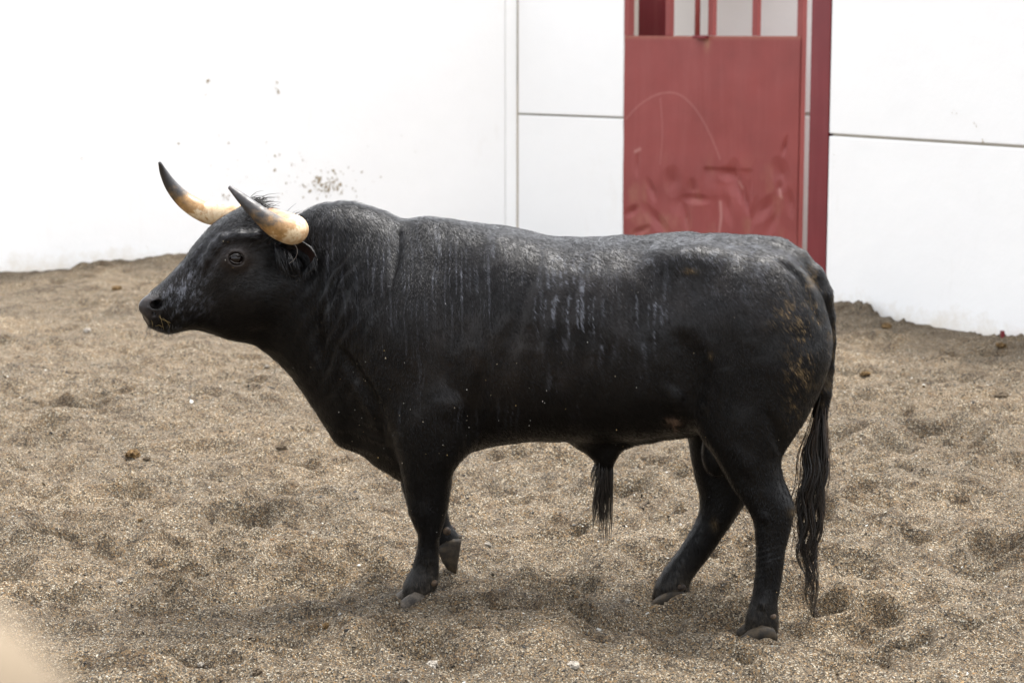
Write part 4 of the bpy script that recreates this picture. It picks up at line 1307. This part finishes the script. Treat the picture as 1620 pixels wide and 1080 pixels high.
pths = []
for _ in range(70):
    b_ = surf(RNG.uniform(232, 290), RNG.uniform(512, 527))
    l_ = RNG.uniform(.008, .022)
    pths.append([b_, b_ + np.array([-.15, -.35, -.6]) * l_, b_ + np.array([-.2 + RNG.normal(0, .2), -.5, -1.1]) * l_])
strands('chin_hair', pths, .0005, M['strand'], bull, 4, 3)
# --- straw caught on the lips and a loose hair by the ear
pths = []
for pts in ([(253, 498), (256, 508), (259, 520), (259, 527)], [(251, 500), (257, 505), (265, 508), (270, 511)], [(258, 503), (264, 508), (268, 515), (266, 526)], [(240, 506), (242, 514), (242, 521)], [(246, 516), (252, 514), (257, 517)]):
    pths.append([surf(*q) + np.array([0, -.004, 0]) for q in pts])
M['straw'] = NT('straw').out((.25, .18, .075), .7, .3)
strands('straw_wisp', pths, .0005, M['straw'], bull, 10, 4, .8)
pths = [[P(461, 381, hb[1] - .28), P(469, 391, hb[1] - .29), P(470, 402, hb[1] - .29), P(465, 411, hb[1] - .285), P(457, 417, hb[1] - .28)]]
M['greyhair'] = NT('pale_hair').out((.2, .17, .145), .5, .3)
strands('loose_hair', pths, .0005, M['greyhair'], bull, 16, 4, .9)

# --- grit stuck to the wet coat
pxv, pyv = proj(bv)
ok = (vn[:, 1] < -.25)
wt = ok * (g2(pxv, pyv, 640, 640, 90, 80) + .7 * g2(pxv, pyv, 850, 640, 130, 50) + .4 * g2(pxv, pyv, 960, 520, 80, 60) + .6 * g2(pxv, pyv, 670, 840, 25, 70) + .5 * g2(pxv, pyv, 380, 420, 40, 30) + .04 * box01(pxv, 520, 1290, 20))
ids = RNG.choice(len(bv), 100, p=wt / wt.sum(), replace=False)
OCT = np.array([[1,0,0],[-1,0,0],[0,1,0],[0,-1,0],[0,0,1],[0,0,-1]], float)
OCF = np.array([[0,2,4],[2,1,4],[1,3,4],[3,0,4],[2,0,5],[1,2,5],[3,1,5],[0,3,5]])
sz = RNG.lognormal(math.log(.0013), .3, 100)
Vf = (bv[ids] + vn[ids] * .0035)[:, None, :] + OCT[None] * sz[:, None, None] * np.array([1, 1, 1.5])
Ff = (np.arange(100) * 6)[:, None, None] + OCF[None]
pal = np.array([[.36, .35, .32], [.34, .29, .21], [.28, .20, .09]])
cf = pal[RNG.integers(0, 3, 100)]
grit = child('stuck_grit', mesh_np('stuck_grit', Vf.reshape(-1, 3), Ff.reshape(-1, 3), False, None, {'Col': np.repeat(cf, 6, 0)}), M['gravel'], bull)
tag(grit, kind='stuff')

# ------------------------------------------------------------------ loose grains over the sand
NG = 130000
gy = -1.35 + 6.6 * RNG.random(NG)**1.9
gx = RNG.uniform(-1, 1, NG) * (1.75 + (gy + 1.35) * .27)
gz = ground_z(gx, gy)
gs = RNG.lognormal(math.log(.0020), .42, NG) * (1 + .10 * np.clip(gy + 1, 0, 6))
rot = RNG.normal(size=(NG, 3, 3))
Vg = np.einsum('nij,kj->nki', rot * .62, OCT) * gs[:, None, None]
Vg = Vg * np.array([1, 1, .7]) + np.stack([gx, gy, gz + gs * .25], 1)[:, None]
Fg = (np.arange(NG) * 6)[:, None, None] + OCF[None]
palg = np.array([[.030, .027, .025], [.062, .060, .058], [.115, .097, .075], [.18, .14, .095], [.24, .19, .125], [.30, .19, .085], [.26, .14, .055], [.40, .36, .29], [.66, .63, .57]])
cg = np.array([.535, .55, .55]) * palg[RNG.choice(9, NG, p=[.13, .14, .17, .18, .14, .08, .03, .09, .04])] * RNG.uniform(.75, 1.2, NG)[:, None]
gravel = link('gravel', mesh_np('gravel', Vg.reshape(-1, 3), Fg.reshape(-1, 3), False, None, {'Col': np.repeat(cg, 6, 0)}), M['gravel'])
tag(gravel, 'loose mixed grains of grit strewn over the pen floor', 'gravel', kind='stuff')

# ------------------------------------------------------------------ clods of dung and single stones
def lump(name, px, py, r, flat, mat, label, cat, group=None):
    p = on_ground(px, py)
    v_, q_ = ball(np.zeros(3), (r, r * .8, r * flat), 22, 14)
    nn = v_ / np.linalg.norm(v_, axis=1)[:, None]
    sd = int(abs(px) * 7 + py)
    v_ = v_ * (1 + .38 * fbm(nn[:, 0] * 2.2, nn[:, 1] * 2.2, nn[:, 2] * 2.2, octs=3, seed=sd, gain=.6))[:, None]
    o = link(name, mesh_np(name, v_, q_, False), mat)
    o.location = tuple(p + up(r * flat * .35)); o.rotation_euler = (0, 0, RNG.uniform(0, 3))
    return tag(o, label, cat, group)
def mat_lump(name, a, b):
    s = NT(name); c = s.coord(); n = s.noise(110, 4, .7, c)
    return s.out(s.mix(s.ramp(n, [(.35, (0, 0, 0)), (.65, (1, 1, 1))]), a, b), .9, .2, s.bump(n, .6, .004))
M['dung'] = mat_lump('dry_dung', (.04, .027, .015), (.16, .095, .035))
M['stone'] = mat_lump('pale_stone', (.17, .15, .125), (.29, .265, .225))
M['clod'] = mat_lump('sand_clod', (.05, .037, .025), (.12, .092, .06))
for a in (('dung_clod', 208, 721, .034, .55, 'dung', 'yellow-brown dung clod on the sand below the bull\'s chin', 'dung'),
          ('dung_clod', 232, 726, .018, .5, 'clod', 'dark crumb of dung just beside the yellow-brown clod', 'dung'),
          ('sand_clod', 446, 710, .030, .55, 'clod', 'brown clod of sand in front of the bull\'s brisket', 'clod'),
          ('dung_clod', 185, 458, .032, .6, 'dung', 'rusty crumb lying near the foot of the left wall', 'dung'),
          ('dung_clod', 1402, 518, .040, .5, 'dung', 'orange crumb on the sand bank below the right wall', 'dung'),
          ('dung_clod', 1585, 548, .032, .5, 'dung', 'rust-coloured crumb beside the red bracket', 'dung'),
          ('dung_clod', 1368, 592, .030, .4, 'dung', 'flat orange crumb behind the bull\'s tail', 'dung'),
          ('sand_clod', 1588, 629, .036, .5, 'clod', 'dark brown clod lying near the right edge of the picture', 'clod'),
          ('dung_clod', 516, 991, .014, .7, 'dung', 'tiny orange dung crumb below and left of the front hoof', 'dung'),
          ('dung_clod', 222, 823, .010, .7, 'dung', 'tiny yellow dung crumb left of the bull in mid sand', 'dung'),
          ('pale_stone', 137, 524, .030, .5, 'stone', 'white stone on the sand in front of the bull\'s muzzle', 'stone'),
          ('pale_stone', 772, 863, .013, .7, 'stone', 'small pale stone beside the raised far front hoof', 'stone'),
          ('pale_stone', 190, 920, .013, .6, 'stone', 'small white pebble on the sand at lower left', 'stone'),
          ('pale_stone', 905, 1054, .022, .5, 'stone', 'flat pale stone at the bottom edge below the belly', 'stone'),
          ('pale_stone', 684, 1052, .020, .5, 'stone', 'flat pale stone at the bottom edge below the front hoof', 'stone'),
          ('pale_stone', 318, 1052, .012, .6, 'stone', 'white pebble at the bottom edge, lower left', 'stone'),
          ('pale_stone', 422, 580, .014, .6, 'stone', 'small white scrap on the sand against the bull\'s throat', 'stone'),
          ('sand_clod', 408, 1064, .016, .7, 'clod', 'small tan clod at the bottom edge left of centre', 'clod'),
          ('pale_stone', 992, 952, .011, .7, 'stone', 'tiny grey stone left of the far hind hoof', 'stone')):
    lump(a[0], a[1], a[2], a[3], a[4], M[a[5]], a[6], a[7])
